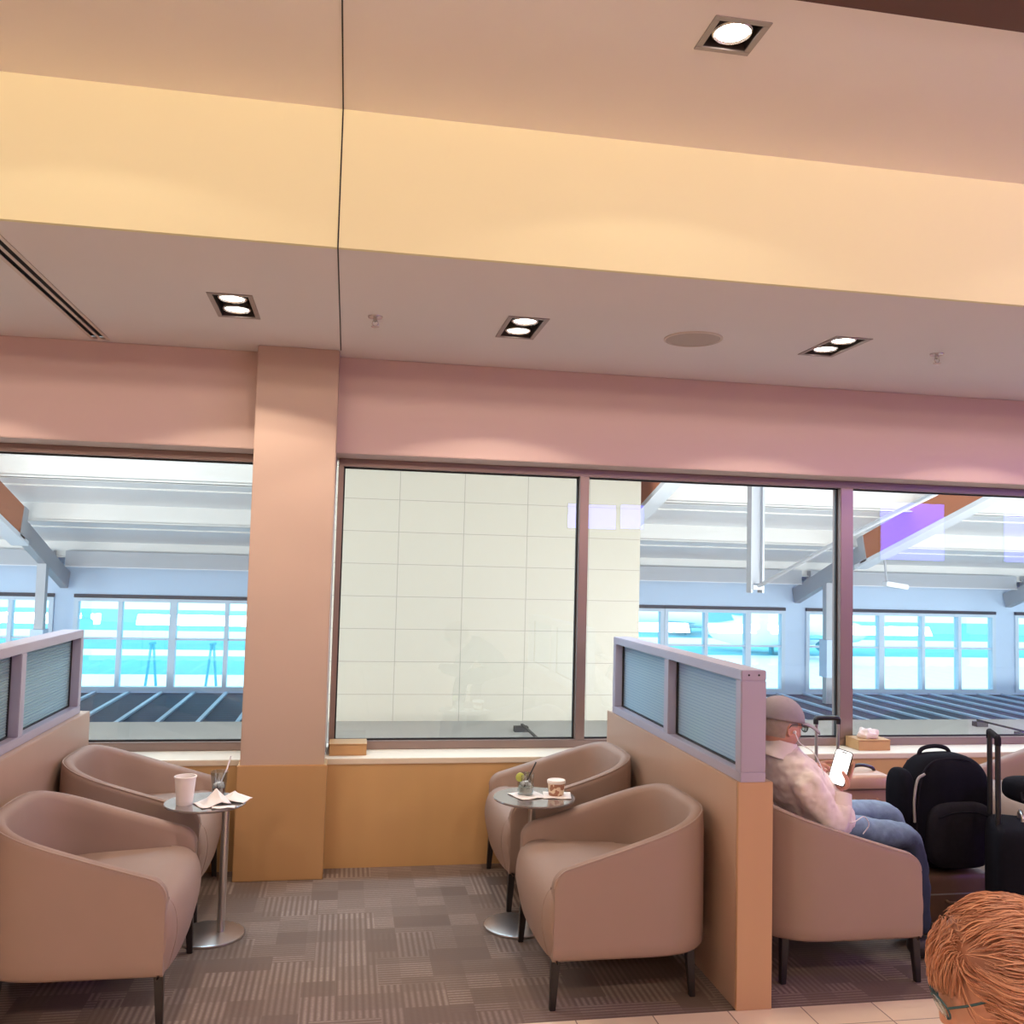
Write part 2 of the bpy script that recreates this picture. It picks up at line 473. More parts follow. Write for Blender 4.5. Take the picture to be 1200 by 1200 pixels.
# pier between the windows
struct(MB().box(-.495, -.08, 4.862, 5.45, 0, ZC).build('wall_pier', M['pier'], bevel=.004))
struct(MB().box(-.508, -.066, 4.850, 5.02, 0, .57).build('trim_2', M['pier_base'], bevel=.004))
# shadow joints in the ceiling
struct(MB().box(-.0765, -.0715, YF, 4.86, ZC - .0015, ZC).build('trim_3', M['gasket']))
struct(MB().box(-.0765, -.0715, 2.34, YF, ZU - .0015, ZU).build('trim_4', M['gasket']))
struct(MB().box(-.0765, -.0715, YF - .0015, YF, ZC, ZU).build('trim_5', M['gasket']))

def lounge_window(name, x0, x1, mull, y=YG):
    w = struct(bpy.data.objects.new(name, None)); COL.objects.link(w)
    f = MB(); fy0, fy1 = y - .04, y + .06
    zb, zt = SILL + .045, HEAD - .045
    f.box(x0, x1, fy0, fy1, SILL, zb); f.box(x0, x1, fy0, fy1, zt, HEAD)
    xs = [(x0, x0 + .03)] + mull + [(x1 - .03, x1)]
    for a, b in xs: f.box(a, b, fy0, fy1, zb, zt)
    f.build('window_frame', M['frame'], w, bevel=.003)
    for (a, b), (c, d) in zip(xs, xs[1:]):
        g = MB(); t = .008
        g.box(b, c, y, y + .02, zb, zb + t); g.box(b, c, y, y + .02, zt - t, zt); g.box(b, b + t, y, y + .02, zb, zt); g.box(c - t, c, y, y + .02, zb, zt)
        g.build('gasket', M['gasket'], w)
        MB().box(b + t, c - t, y + .006, y + .014, zb + t, zt - t).build('pane', M['pane'], w)
    return w
lounge_window('window_1', XL, -.495, [(-2.52, -2.45), (-4.3, -4.23)])
lounge_window('window_2', -.068, XR, [(1.335, 1.39), (3.0, 3.085), (4.72, 4.8), (6.4, 6.48), (8.1, 8.18), (9.8, 9.88), (11.5, 11.58), (13.2, 13.28)])

# ------------------------------------------------------------------ ceiling fittings
def spot(name, loc, power, size, blend, parent, col=(1, .83, .66), r=.025):
    l = bpy.data.lights.new(name, 'SPOT'); l.energy = power; l.color = col; l.spot_size = math.radians(size); l.spot_blend = blend; l.shadow_soft_size = r
    o = bpy.data.objects.new(name, l); COL.objects.link(o); o.location = loc
    if parent: o.parent = parent
    return o

PL, PU = 27, 6
def downlight(d, z, label, n, power, size, tilt=0):
    cx, cy, hx, hy = d
    t = thing('recessed_downlight', label, 'ceiling light', (cx, cy, z), 0, 'recessed ceiling downlights')
    f = MB(); w = .016
    f.box(-hx - .004, hx + .004, -hy - .004, -hy + w, -.004, .001); f.box(-hx - .004, hx + .004, hy - w, hy + .004, -.004, .001)
    f.box(-hx - .004, -hx + w, -hy + w, hy - w, -.004, .001); f.box(hx - w, hx + .004, -hy + w, hy - w, -.004, .001)
    f.build('trim_frame', M['metal_trim'], t, bevel=.001)
    h = MB(); D = .085; k = .006
    h.box(-hx + w - k, hx - w + k, -hy + w - k, hy - w + k, D, D + k)
    h.box(-hx + w - k, -hx + w, -hy + w, hy - w, .001, D); h.box(hx - w, hx - w + k, -hy + w, hy - w, .001, D)
    h.box(-hx + w - k, hx - w + k, -hy + w - k, -hy + w, .001, D); h.box(-hx + w - k, hx - w + k, hy - w, hy - w + k, .001, D)
    h.build('housing', M['lamp_dark'], t)
    for i in range(n):
        oy = 0 if n == 1 else (-.085 + .17 * i)
        lm = MB().lathe([(.050, .075), (.060, .020), (.062, .008), (.056, .004), (.052, .010)], (0, oy, 0), 32, cap=False).build('lamp_ring', M['lamp_ring'], t, smooth=True)
        MB().lathe([(.001, .008), (.035, .009), (.0525, .012)], (0, oy, 0), 32, cap=False).build('lamp_face', M['lamp'], lm, smooth=True)
        spot('lamp_light', (0, oy, .000), power, size, .12, t)
    return t

downlight(DL[0], ZC, 'twin recessed downlight in the low ceiling between the slot vent and the pier', 2, PL, 128)
downlight(DL[1], ZC, 'twin recessed downlight above the cream window, between pier and round ceiling speaker', 2, PL, 128)
downlight(DL[2], ZC, 'twin recessed downlight over the seated man, beyond the round ceiling speaker', 2, PL, 128)
downlight(DL[3], ZC, 'twin recessed downlight over the chair facing the seated man', 2, PL, 128)
downlight(DL[4], ZC, 'twin recessed downlight beyond the slot vent', 2, PL, 128)
downlight(UL[0], ZU, 'single square recessed downlight in the high ceiling', 1, PU, 140)
downlight(UL[1], ZU, 'single square downlight in the high ceiling over the chair with the paper cup', 1, PU, 140)
downlight(UL[2], ZU, 'single square downlight in the high ceiling beyond the man in the cap', 1, PU, 140)
downlight(UL[3], ZU, 'single square downlight at the dim end of the high ceiling', 1, PU, 140)

t = thing('slot_diffuser', 'long twin-slot air diffuser in the low ceiling', 'air vent', (0, 0, ZC))
x0, x1, y0, y1 = SLOT
MB().box(x0, x0 + .018, y0, y1, -.003, .0).box(x1 - .018, x1, y0, y1, -.003, .0).box(x0, x1, y0, y0 + .01, -.002, .01).box(x0, x1, y1 - .01, y1, -.002, .01).build('diffuser_frame', M['slot'], t, bevel=.001)
MB().box((x0 + x1) / 2 - .008, (x0 + x1) / 2 + .008, y0 + .01, y1 - .01, -.003, .0).build('blade', M['slot'], t, bevel=.001)
MB().box(x0 + .002, x1 - .002, y0 + .01, y1 - .01, .012, .017).build('plenum', M['gasket'], t)

t = thing('ceiling_speaker', 'round flush speaker grille in the low ceiling', 'speaker', (1.592, 4.14, ZC))
MB().lathe([(.14, 0), (.14, -.005), (.132, -.008), (.128, -.005)], n=48, cap=False).build('rim', M['slot'], t, smooth=True)
MB().lathe([(.128, -.004), (.06, -.005), (.001, -.005)], n=48, cap=False).build('grille', M['grille'], t, smooth=True)

def sprinkler(x, y, label):
    t = thing('ceiling_sprinkler', label, 'sprinkler', (x, y, ZC), 0, 'ceiling sprinkler heads')
    t['kind'] = 'thing'
    MB().lathe([(.034, 0), (.033, -.005), (.014, -.008), (.001, -.008)], n=24, cap=False).build('escutcheon', M['lamp_ring'], t, smooth=True)
    b = MB().lathe([(.010, -.006), (.010, -.022), (.004, -.026)], n=12)
    b.tube([(.010, 0, -.02), (.014, 0, -.034), (.003, 0, -.046)], .0022, 6).tube([(-.010, 0, -.02), (-.014, 0, -.034), (-.003, 0, -.046)], .0022, 6)
    b.build('stem', M['lamp_ring'], t, smooth=True)
    MB().lathe([(.018, -.046), (.019, -.048), (.001, -.049)], n=16).build('deflector', M['lamp_ring'], t)
sprinkler(.084, 4.155, 'small sprinkler head in the low ceiling beside the pier joint')
sprinkler(2.854, 4.097, 'small sprinkler head in the low ceiling past the last twin downlight')

# ------------------------------------------------------------------ low partitions with reeded glass
def partition(x0, x1, y0, y1, label, ymull):
    t = thing('divider_screen', label, 'partition', (0, 0, 0), 0, 'low divider screens')
    zb, zt = .82, 1.232
    MB().box(x0, x1, y0 + .012, y1, 0, zb).build('base_panel', M['part'], t, bevel=.003)
    MB().box(x0, x1, y0, y0 + .012, 0, zb).build('end_panel', M['part_end'], t, bevel=.002)
    fx0, fx1 = x0 + .008, x1 - .03
    fw = .038; fy1 = y1 - .07
    f = MB().box(fx0, fx1, y0, fy1, zb, zb + fw).box(fx0, fx1, y0, fy1, zt - fw, zt)
    f.box(fx0, fx1, y0, y0 + .05, zb + fw, zt - fw).box(fx0, fx1, fy1 - .05, fy1, zb + fw, zt - fw).box(fx0, fx1, ymull - .03, ymull + .03, zb + fw, zt - fw)
    f.build('screen_frame', M['alu'], t, bevel=.003)
    for sx in (.3, .7):
        x = fx0 + (fx1 - fx0) * sx
        MB().tube([(x, y0 - .001, zt - .018), (x, y0 + .004, zt - .018)], .004, 8).build('screw', M['gasket'], t)
    c = (fx0 + fx1) / 2
    for a, b in ((y0 + .05, ymull - .03), (ymull + .03, fy1 - .05)):
        z0, z1 = zb + fw, zt - fw
        g = .006
        fr = MB().box(c - .012, c + .012, a, a + g, z0, z1).box(c - .012, c + .012, b - g, b, z0, z1).box(c - .012, c + .012, a + g, b - g, z0, z0 + g).box(c - .012, c + .012, a + g, b - g, z1 - g, z1)
        p = MB()
        # ribbed pane: a solid sheet with horizontal ridges on one face
        n = 30; dz = (z1 - z0 - 2 * g) / n
        vs = []; prof = [(c - .003, z0 + g)]
        for i in range(n):
            zz = z0 + g + i * dz
            prof += [(c + .003 + .0045 * math.sin(PI * q / 7), zz + dz * (.5 - .5 * math.cos(PI * q / 7))) for q in range(7)]
        prof += [(c + .003, z1 - g), (c - .003, z1 - g)]
        p._add([(x, a + g, z) for x, z in prof] + [(x, b - g, z) for x, z in prof],
               [(i, (i + 1) % len(prof), len(prof) + (i + 1) % len(prof), len(prof) + i) for i in range(len(prof))] + [tuple(range(len(prof))), tuple(range(len(prof), 2 * len(prof)))[::-1]])
        pn = p.build('reeded_pane', M['reed'], t, smooth=True, angle=50)
        fr.build('pane_gasket', M['gasket'], pn)
    return t
partition(1.452, 1.590, 3.26, 5.01, 'low wood divider with two ribbed glass panes behind the man in the cap', 4.08)
partition(-1.390, -1.252, 3.26, 5.01, 'low wood divider with ribbed glass behind the armchairs with the paper cup', 4.08)
# ------------------------------------------------------------------ tub armchair (front = +x)
def chair_height(x):
    """height of the shell's top edge above the floor, at distance along the arm"""
    d = .335 - x
    h = .487 + .29 * d + .11 * max(0, d - .15)
    return min(h, .682 - .02 * math.exp(-((d - .50) / .1) ** 2)) if d < .56 else .682
def make_armchair(label):
    t = thing('armchair', label, 'chair', (0, 0, 0))
    W, F, B = .338, .300, -.335
    # plan outline: straight arm, then a rounded back (superellipse), then the other arm
    path = []
    SS = [0, .002, .006, .013, .023, .036, .052, .08, .12, .16, .20, .24, .28, F + .02]
    for s_ in SS: path.append((F - s_, -W))
    e = 3.1; N = 44
    for i in range(1, N):
        a = -PI / 2 - PI * i / N
        c, s_ = math.cos(a), math.sin(a)
        path.append((-.02 + (.325) * math.copysign(abs(c) ** (2 / e), c), W * math.copysign(abs(s_) ** (2 / e), s_)))
    for s_ in SS[::-1]: path.append((F - s_, W))
    P = [Vector((x, y, 0)) for x, y in path]; n = len(P)
    nor = []
    for i in range(n):
        tg = (P[min(n - 1, i + 1)] - P[max(0, i - 1)]).normalized(); nor.append(Vector((tg.y, -tg.x, 0)))
        if nor[-1].dot(P[i] - Vector((0.05, 0, 0))) < 0: nor[-1].negate()
    def H(p):
        u = min(1, max(0, (.30 - p.x) / .62))
        return .492 + .19 * (u ** 1.05) - .0 * u
    b = MB(); secs = []; Z0 = .175; w = .058
    rows = []
    for i in range(n):
        p, nn, h = P[i], nor[i], H(P[i])
        k = i / (n - 1); endd = min(i, n - 1 - i)
        sd_ = F - p.x if p.x > F - .052 else .052; rr_ = .052; drop = rr_ - math.sqrt(max(0, rr_ ** 2 - (rr_ - sd_) ** 2))
        h -= drop
        r = .020
        prof = [(-.012, Z0), (-.002, Z0 + .012), (0, Z0 + .05), (-.001, h - .16), (-.003, h - r * 1.5), (-.004, h - r), (-.009, h - r * .35), (-.018, h - .002), (-.030, h), (-.042, h - .004),
                (-.052, h - r * .6), (-w, h - r * 1.4), (-w - .004, h - .09), (-w - .012, .42), (-w - .02, .36), (-w - .02, Z0)]
        rows.append([p + nn * a + Vector((0, 0, z)) for a, z in prof])
    m = len(rows[0])
    vs = [v for r_ in rows for v in r_]
    fs = [(i * m + j, i * m + (j + 1) % m, (i + 1) * m + (j + 1) % m, (i + 1) * m + j) for i in range(n - 1) for j in range(m)]
    fs += [tuple(range(m)), tuple((n - 1) * m + j for j in range(m))[::-1]]
    b._add(vs, fs)
    sh = b.build('shell', M['chair'], t, smooth=True, angle=65)
    MB().tube([r_[6] + Vector((0, 0, .001)) for r_ in rows], .0028, 6).build('piping', M['pipe'], sh, smooth=True)
    # seat: cushion between the arms and a bulging front roll across the whole width
    def loft(sections):
        k = len(sections[0]); v = [p for s_ in sections for p in s_]
        f = [(i * k + j, i * k + (j + 1) % k, (i + 1) * k + (j + 1) % k, (i + 1) * k + j) for i in range(len(sections) - 1) for j in range(k)]
        f += [tuple(range(k))[::-1], tuple((len(sections) - 1) * k + j for j in range(k))]
        return v, f
    def crown(y, wd): return 1 - abs(y / wd) ** 2.6
    ctrl = [(-.29, .415), (-.1, .428), (.1, .440), (.2, .446), (.265, .443), (.308, .424), (.332, .390), (.343, .340), (.343, .290), (.333, .235), (.318, Z0)]
    sm = [(p.x, p.y) for p in spline([Vector((x, z, 0)) for x, z in ctrl], 3)]
    b = MB(); secs = []
    for i in range(21):
        y = -.264 + .528 * i / 20; c = crown(y, .36); xb = -.03 - .225 * max(0, 1 - abs(y / .266) ** 3.1) ** (1 / 3.1)
        secs.append([(max(x, xb) + (.0 if x < .28 else -.03 * (1 - c)), y, Z0 + (z - Z0) * (.93 + .07 * c)) for x, z in sm] + [(xb, y, Z0)])
    b._add(*loft(secs))
    secs = []
    for i in range(33):
        y = -.333 + .666 * i / 32; c = crown(y, .333)
        e2 = max(0, (abs(y) - .29) / .0465) ** 2
        secs.append([(x - .028 * (1 - c) - .012 * e2 * (1 if x > .29 else 0), y, Z0 + (z - Z0) * (.955 + .045 * c) - .012 * e2) for x, z in sm if x > .21] + [(.29, y, Z0), (.22, y, Z0 + .1)])
    b._add(*loft(secs))
    b.build('seat', M['chair'], t, smooth=True, angle=60)
    for sx, sy in ((1, -1), (1, 1), (-1, -1), (-1, 1)):
        x, y = (.284 if sx > 0 else -.245), sy * (.302 if sx > 0 else .255)
        l = MB(); a, c = .016, .011
        x2, y2 = x + .010 * sx, y + .008 * sy
        vs = [(x + i * a, y + j * a, Z0 + .001) for i, j in ((-1, -1), (1, -1), (1, 1), (-1, 1))] + [(x2 + i * c, y2 + j * c, 0) for i, j in ((-1, -1), (1, -1), (1, 1), (-1, 1))]
        l._add(vs, [(0, 1, 2, 3), (7, 6, 5, 4), (0, 4, 5, 1), (1, 5, 6, 2), (2, 6, 7, 3), (3, 7, 4, 0)])
        l.build('leg', M['leg'], t, bevel=.002)
    return t
CH = 'taupe tub armchairs'
proto = make_armchair('taupe tub armchair nearer the tile floor, by the table with the lime drink')
proto['group'] = CH; proto.location = (1.080, 3.662, 0); proto.rotation_euler.z = PI
for lab, x, y, rz in (
        ('taupe tub armchair between the window sill and the table with the lime drink', 1.090, 4.630, PI),
        ('taupe tub armchair nearer the tile floor, by the table with the white paper cup', -.866, 3.700, 0),
        ('taupe tub armchair behind the table with the white paper cup, under the window', -.90, 4.645, 0),
        ('taupe tub armchair the man in the grey cap sits in', 1.985, 3.720, 0),
        ('taupe tub armchair by the sill, behind the black trolley case handle', 3.935, 4.620, PI),
        ('taupe tub armchair under the red-haired person', 1.62, 1.36, PI)):
    c = copy_tree(proto); c.location = (x, y, 0); c.rotation_euler.z = rz; c['label'] = lab

# ------------------------------------------------------------------ pedestal tables
def table(top, zt, r, pole, base, label):
    t = thing('side_table', label, 'table', (base[0], base[1], 0), 0, 'round pedestal side tables')
    o = Vector((base[0], base[1], 0))
    def L(p, z): return (p[0] - o.x, p[1] - o.y, z)
    MB().lathe([(.001, zt - .012), (r - .01, zt - .012), (r - .001, zt - .008), (r, zt - .004), (r - .003, zt), (.001, zt)], L(top, 0), 64, cap=False).build('tabletop', M['tabletop'], t, smooth=True, angle=50)
    MB().lathe([(.0165, .012), (.0165, zt - .0125)], L(pole, 0), 24).lathe([(.05, zt - .02), (.05, zt - .0125)], L(pole, 0), 24).build('pole', M['chrome'], t, smooth=True)
    MB().lathe([(.001, 0), (.145, 0), (.147, .004), (.145, .010), (.135, .013), (.001, .014)], (0, 0, 0), 48, cap=False).build('base', M['chrome'], t, smooth=True, angle=50)
TR, ZR = (.850, 4.055), .588
TL, ZL = (-.555, 4.135), .572
table(TR, ZR, .182, (.850, 4.10), (.80, 4.14), 'round grey side table carrying the lime drink and ice cream cup')
table(TL, ZL, .168, (-.476, 4.192), (-.522, 4.182), 'round grey side table carrying the white paper cup and napkins')

# ------------------------------------------------------------------ things on the tables
def napkin_sheet(pts, z, name='napkin'):
    return pts
def crumple(cx, cy, z, size, peaks, seed, label, group, rz=0, th=.0015):
    """a paper napkin: a thin folded sheet standing in soft peaks"""
    rnd = random.Random(seed); n = 16; g = {}
    ph = [(rnd.uniform(0, 6), rnd.uniform(0, 6)) for _ in range(3)]
    b = MB(); vs = []
    for i in range(n + 1):
        for j in range(n + 1):
            u, v = i / n * 2 - 1, j / n * 2 - 1
            h = 0
            for (pu, pv, ph_, s_) in peaks: h = max(h, ph_ * max(0, 1 - abs(u - pu) / s_) * max(0, 1 - abs(v - pv) / (s_ * 1.4)))
            x, y = u * size[0] * (1 - .25 * h / .08), v * size[1] * (1 - .25 * h / .08)
            c, s2 = math.cos(rz), math.sin(rz)
            h += .003 * (1 + math.sin(u * 5 + ph[0][0]) * math.cos(v * 4 + ph[1][0])) * .5
            vs.append((cx + x * c - y * s2, cy + x * s2 + y * c, z + .001 + h))
    k = n + 1
    b._add(vs, [(i * k + j, i * k + j + 1, (i + 1) * k + j + 1, (i + 1) * k + j) for i in range(n) for j in range(n)])
    o = b.build('paper_napkin', M['paper'], smooth=True, angle=20)
    sd = o.modifiers.new('Solidify', 'SOLIDIFY'); sd.thickness = th; sd.offset = 1
    return tag(o, label, 'napkin', group)

# white paper cup
cx, cy = -.635, 4.10
t = thing('paper_cup', 'white paper cup on the round table by the nearer armchair', 'cup', (cx, cy, ZL))
MB().lathe([(.001, .004), (.031, .004), (.031, 0), (.033, 0), (.043, .112), (.0405, .112), (.031, .008), (.001, .008)], n=40, cap=False).build('cup_body', M['paper'], t, smooth=True, angle=50)
MB().lathe([(.0405, .110), (.0455, .110), (.0465, .113), (.0455, .116), (.0405, .116), (.0405, .110)], n=40, cap=False).build('rolled_rim', M['paper'], t, smooth=True)

def tumbler(loc, r0, r1, h, label, drink, level, straw_m, straw, lime, ice):
    t = thing('drinking_glass', label, 'glass', loc)
    MB().lathe([(.001, 0), (r0, 0), (r0 + .001, .003), (r1, h), (r1 - .002, h), (r0 - .0015, .010), (.001, .010)], n=40, cap=False).build('tumbler', M['glass'], t, smooth=True, angle=50)
    rl = r0 + (r1 - r0) * level / h - .003
    MB().lathe([(.001, .0105), (r0 - .0025, .0105), (rl, level), (.001, level)], n=32, cap=False).build('drink', drink, t, smooth=True, angle=50)
    rnd = random.Random(3); b = MB()
    for i in range(ice):
        a = i * 2.4; rr = rl * .5; z = level + .004 + (i % 3) * .007
        mx = Matrix.Translation((rr * math.cos(a), rr * math.sin(a), z)) @ Matrix.Rotation(rnd.uniform(0, 3), 4, 'X') @ Matrix.Rotation(rnd.uniform(0, 3), 4, 'Z')
        b.rbox((0, 0, 0), (.017, .018, .016), mtx=mx, e=5)
    b.build('ice', M['ice'], t, smooth=True)['kind'] = 'stuff'
    MB().tube(straw, .0034, 10).build('straw', straw_m, t, smooth=True)
    if lime:
        mx = Matrix.Translation((-r1 * .80, -r1 * .62, h - .010)) @ Matrix.Rotation(.25, 4, 'Z') @ Matrix.Rotation(PI / 2, 4, 'X')
        MB().lathe([(.001, -.004), (.018, -.004), (.020, -.002), (.020, .002), (.018, .004), (.001, .004)], n=28, mtx=mx, cap=False).build('lime_slice', M['lime'], t, smooth=True, angle=50)
    return t
tumbler((-.515, 4.235, ZL), .027, .037, .105, 'iced brown drink with a white straw on the table with the paper cup', M['cola'], .035, M['straw'], [(-.004, -.006, .03), (.030, .012, .115), (.042, .02, .165)], False, 6)
N = 'paper napkins by the paper cup'
crumple(-.522, 4.085, ZL, (.062, .055), [(.35, .1, .062, 1.0)], 1, 'white napkin folded into a tall peak beside the paper cup', N, .5)
crumple(-.440, 4.15, ZL + .0, (.062, .050), [(0, .1, .036, 1.0)], 5, 'white napkin crumpled low at the table edge, near the pole', N, -.3)
crumple(-.468, 4.025, ZL, (.046, .018), [], 9, 'flat folded strip of napkin at the table edge', N, .1)

tumbler((.815, 4.085, ZR + .004), .034, .038, .090, 'short glass with lime slice and black straw on a napkin', M['clear_drink'], .035, M['black_plastic'], [(-.008, -.004, .03), (.025, .012, .09), (.05, .022, .135)], True, 5)
N2 = 'paper napkins under the drinks'
crumple(.822, 4.07, ZR, (.066, .066), [], 21, 'white napkin under the glass with the lime slice', N2, .35)
crumple(.953, 4.060, ZR, (.062, .060), [], 22, 'white napkin under the patterned ice cream cup', N2, -.2)

def cup_print():
    m, nt, bs, out = new_mat('swirl printed paper cup')
    v = coords(nt, (1, 1, 1))
    f = noise(nt, v, 48, 1, .3)
    s_ = math_node(nt, 'GREATER_THAN', f, .52)
    link(nt, mixc(nt, s_, (.42, .20, .12), (.86, .70, .52)), bs.inputs['Base Color']); bs.inputs['Roughness'].default_value = .5
    return m
t = thing('ice_cream_cup', 'small brown patterned ice cream cup with cream rim on a napkin', 'cup', (.950, 4.065, ZR + .004))
MB().lathe([(.001, .003), (.031, .003), (.031, 0), (.033, 0), (.0385, .052), (.036, .052), (.031, .01), (.001, .01)], n=36, cap=False).build('cup_body', cup_print(), t, smooth=True, angle=50)
MB().lathe([(.001, .056), (.037, .056), (.041, .053), (.0415, .062), (.039, .066), (.037, .0635), (.001, .0635)], n=36, cap=False).build('lid', M['paper'], t, smooth=True, angle=50)

# ------------------------------------------------------------------ boxes on the sill
def sill_box(x0, x1, y0, y1, h, label):
    t = thing('sill_box', label, 'box', ((x0 + x1) / 2, (y0 + y1) / 2, SILL), 0, 'tan boxes on the window sill')
    a, b = (x1 - x0) / 2, (y1 - y0) / 2
    MB().box(-a, a, -b, b, 0, h - .006).build('box_body', M['pier_base'], t, bevel=.002)
    MB().box(-a - .002, a + .002, -b - .002, b, h - .006, h).build('lid', M['pier_base'], t, bevel=.001)
    return t
sill_box(-.06, .138, 5.10, 5.25, .062, 'small tan box on the window sill beside the pier')
sill_box(3.03, 3.235, 5.10, 5.25, .062, 'small tan box on the window sill under the crumpled tissue')
rnd = random.Random(11)
b = MB().sphere((0, 0, 0), (.068, .045, .034), 28, 16)
for v in b.bm.verts:
    n_ = Vector((math.sin(v.co.x * 130 + 1) * math.cos(v.co.y * 110), math.cos(v.co.y * 140 + v.co.z * 90), math.sin(v.co.x * 90 + v.co.z * 150)))
    v.co += v.co.normalized() * .010 * (n_.x + n_.y * .6) + n_ * .003
    v.co.z = max(v.co.z, -.02)
o = b.build('crumpled_tissue', M['tissue'], smooth=True, angle=30); o.location = (3.13, 5.17, SILL + .0835)
tag(o, 'crumpled tissue on top of the tan sill box', 'tissue')

# ------------------------------------------------------------------ luggage
def handle_set(t, w, z0, z1, rod_m, grip_m, rod=.009, yaw=0, off=(0, 0)):
    h = MB()
    c, s_ = math.cos(yaw), math.sin(yaw)
    a = (off[0] - w / 2 * c, off[1] - w / 2 * s_); b2 = (off[0] + w / 2 * c, off[1] + w / 2 * s_)
    for p in (a, b2): h.tube([(p[0], p[1], z0), (p[0], p[1], z1 - .012)], rod, 10)
    hd = h.build('telescopic_handle', rod_m, t, smooth=True)
    ex = .012
    MB().tube(spline([(a[0] - ex * c * .2, a[1], z1 - .032), (a[0] - ex * c * .1, a[1], z1 - .006), (a[0] + .02 * c, a[1] + .02 * s_, z1), (b2[0] - .02 * c, b2[1] - .02 * s_, z1), (b2[0] + ex * c * .1, b2[1], z1 - .006), (b2[0] + ex * c * .2, b2[1], z1 - .032)], 6), .0135, 10).build('grip', grip_m, hd, smooth=True)
def wheels(t, xs, ys):
    for x in xs:
        for y in ys:
            MB().lathe([(.001, -.011), (.024, -.011), (.027, -.006), (.027, .006), (.024, .011), (.001, .011)], n=20, cap=False, mtx=Matrix.Translation((x, y, .027)) @ Matrix.Rotation(PI / 2, 4, 'X')).build('wheel', M['black_plastic'], t, smooth=True, angle=50)

t = thing('hard_suitcase', 'tan hard-shell suitcase with raised silver handle under the window sill', 'suitcase', (2.665, 4.55, 0))
MB().rbox((0, .0, .305), (.37, .26, .545), e=7).build('shell', M['tan_case'], t, smooth=True)
MB().rbox((0, 0, .505), (.373, .263, .012), e=9).build('seam_band', M['brown_case'], t, smooth=True)
for k in range(5):
    MB().rbox((-.13 + .065 * k, -.127, .29), (.022, .014, .34), e=5).build('rib', M['tan_case'], t, smooth=True)
wheels(t, (-.14, .14), (-.09, .09))
handle_set(t, .125, .565, .835, M['chrome'], M['black_plastic'], .0085, 0, (-.10, .08))
MB().tube(spline([(-.02, -.02, .574), (0, -.02, .600), (.05, -.02, .605), (.10, -.02, .592), (.115, -.02, .574)], 6), .009, 8).build('carry_handle', M['black_plastic'], t, smooth=True)

t = thing('tote_bag', 'black soft bag standing behind the man with the phone', 'bag', (2.21, 4.52, 0))
MB().rbox((0, 0, .28), (.36, .18, .56), e=5).build('bag_body', M['nylon'], t, smooth=True)
MB().tube(spline([(-.12, 0, .53), (-.10, 0, .63), (0, 0, .66), (.10, 0, .63), (.12, 0, .53)], 8), .008, 8).build('strap', M['nylon2'], t, smooth=True)

t = thing('leather_case', 'brown case lying under the black backpack', 'suitcase', (2.80, 4.0, 0))
MB().rbox((0, 0, .131), (.40, .235, .235), e=8).build('case_body', M['brown_case'], t, smooth=True)
MB().rbox((0, 0, .16), (.404, .239, .008), e=10).build('seam_band', M['zip'], t, smooth=True)
for sx in (-.16, .16):
    for sy in (-.08, .08): MB().lathe([(.018, 0), (.02, .016)], (sx, sy, 0), 14).build('foot', M['black_plastic'], t)
MB().tube(spline([(-.06, -.118, .13), (-.05, -.145, .13), (.05, -.145, .13), (.06, -.118, .13)], 6), .008, 8).build('carry_handle', M['brown_case'], t, smooth=True)

# backpack: soft main body, front pocket, side pouch, straps
t = thing('backpack', 'large black backpack standing on the brown case', 'backpack', (2.80, 4.0, .250))
b = MB().rbox((0, 0, .262), (.44, .225, .524), e=3.4)
for v in b.bm.verts:
    k = v.co.z / .524
    v.co.x += .035 * (k - .5) * 0 + .012 * math.sin(9 * k)
    v.co.x *= 1 - .16 * max(0, k - .55) / .45
    v.co.y += -.012 * math.sin(PI * k) + .005 * math.sin(v.co.x * 30)
bb = b.build('main_compartment', M['nylon'], t, smooth=True)
MB().tube(spline([(-.185, -.085, .06), (-.19, -.095, .25), (-.165, -.09, .42), (-.10, -.075, .492), (0, -.07, .508), (.10, -.075, .492), (.165, -.09, .42), (.195, -.095, .25), (.19, -.085, .06)], 8), .0045, 6).build('zipper', M['nylon2'], bb, smooth=True)
fp = MB().rbox((.01, -.115, .175), (.33, .10, .30), e=3.6).build('front_pocket', M['nylon2'], t, smooth=True)
MB().tube(spline([(-.12, -.158, .26), (-.05, -.166, .285), (.06, -.166, .285), (.14, -.158, .26)], 8), .004, 6).build('zipper', M['nylon'], fp, smooth=True)
MB().rbox((-.225, -.02, .33), (.085, .17, .26), e=2.8).build('side_pouch', M['nylon'], t, smooth=True)
MB().tube(spline([(-.205, -.10, .23), (-.212, -.108, .33), (-.19, -.10, .42), (-.15, -.095, .445)], 8), .006, 6).build('side_zipper', M['zip'], t, smooth=True)
MB().tube(spline([(-.10, .03, .495), (-.08, .03, .535), (-.01, .03, .548), (.05, .03, .535), (.07, .03, .500)], 8), .010, 8).build('grab_loop', M['nylon2'], t, smooth=True)
MB().box(-.055, -.02, -.088, -.084, .462, .492, Matrix.Translation((0, .002, 0)) @ Matrix.Rotation(-.25, 4, 'X')).build('luggage_tag', M['zip'], t, bevel=.001)
for sx in (-.09, .09):
    MB().tube(spline([(sx, .11, .46), (sx * 1.15, .15, .38), (sx * 1.3, .155, .22), (sx * 1.5, .12, .08)], 8), .014, 8).build('shoulder_strap', M['nylon2'], t, smooth=True)

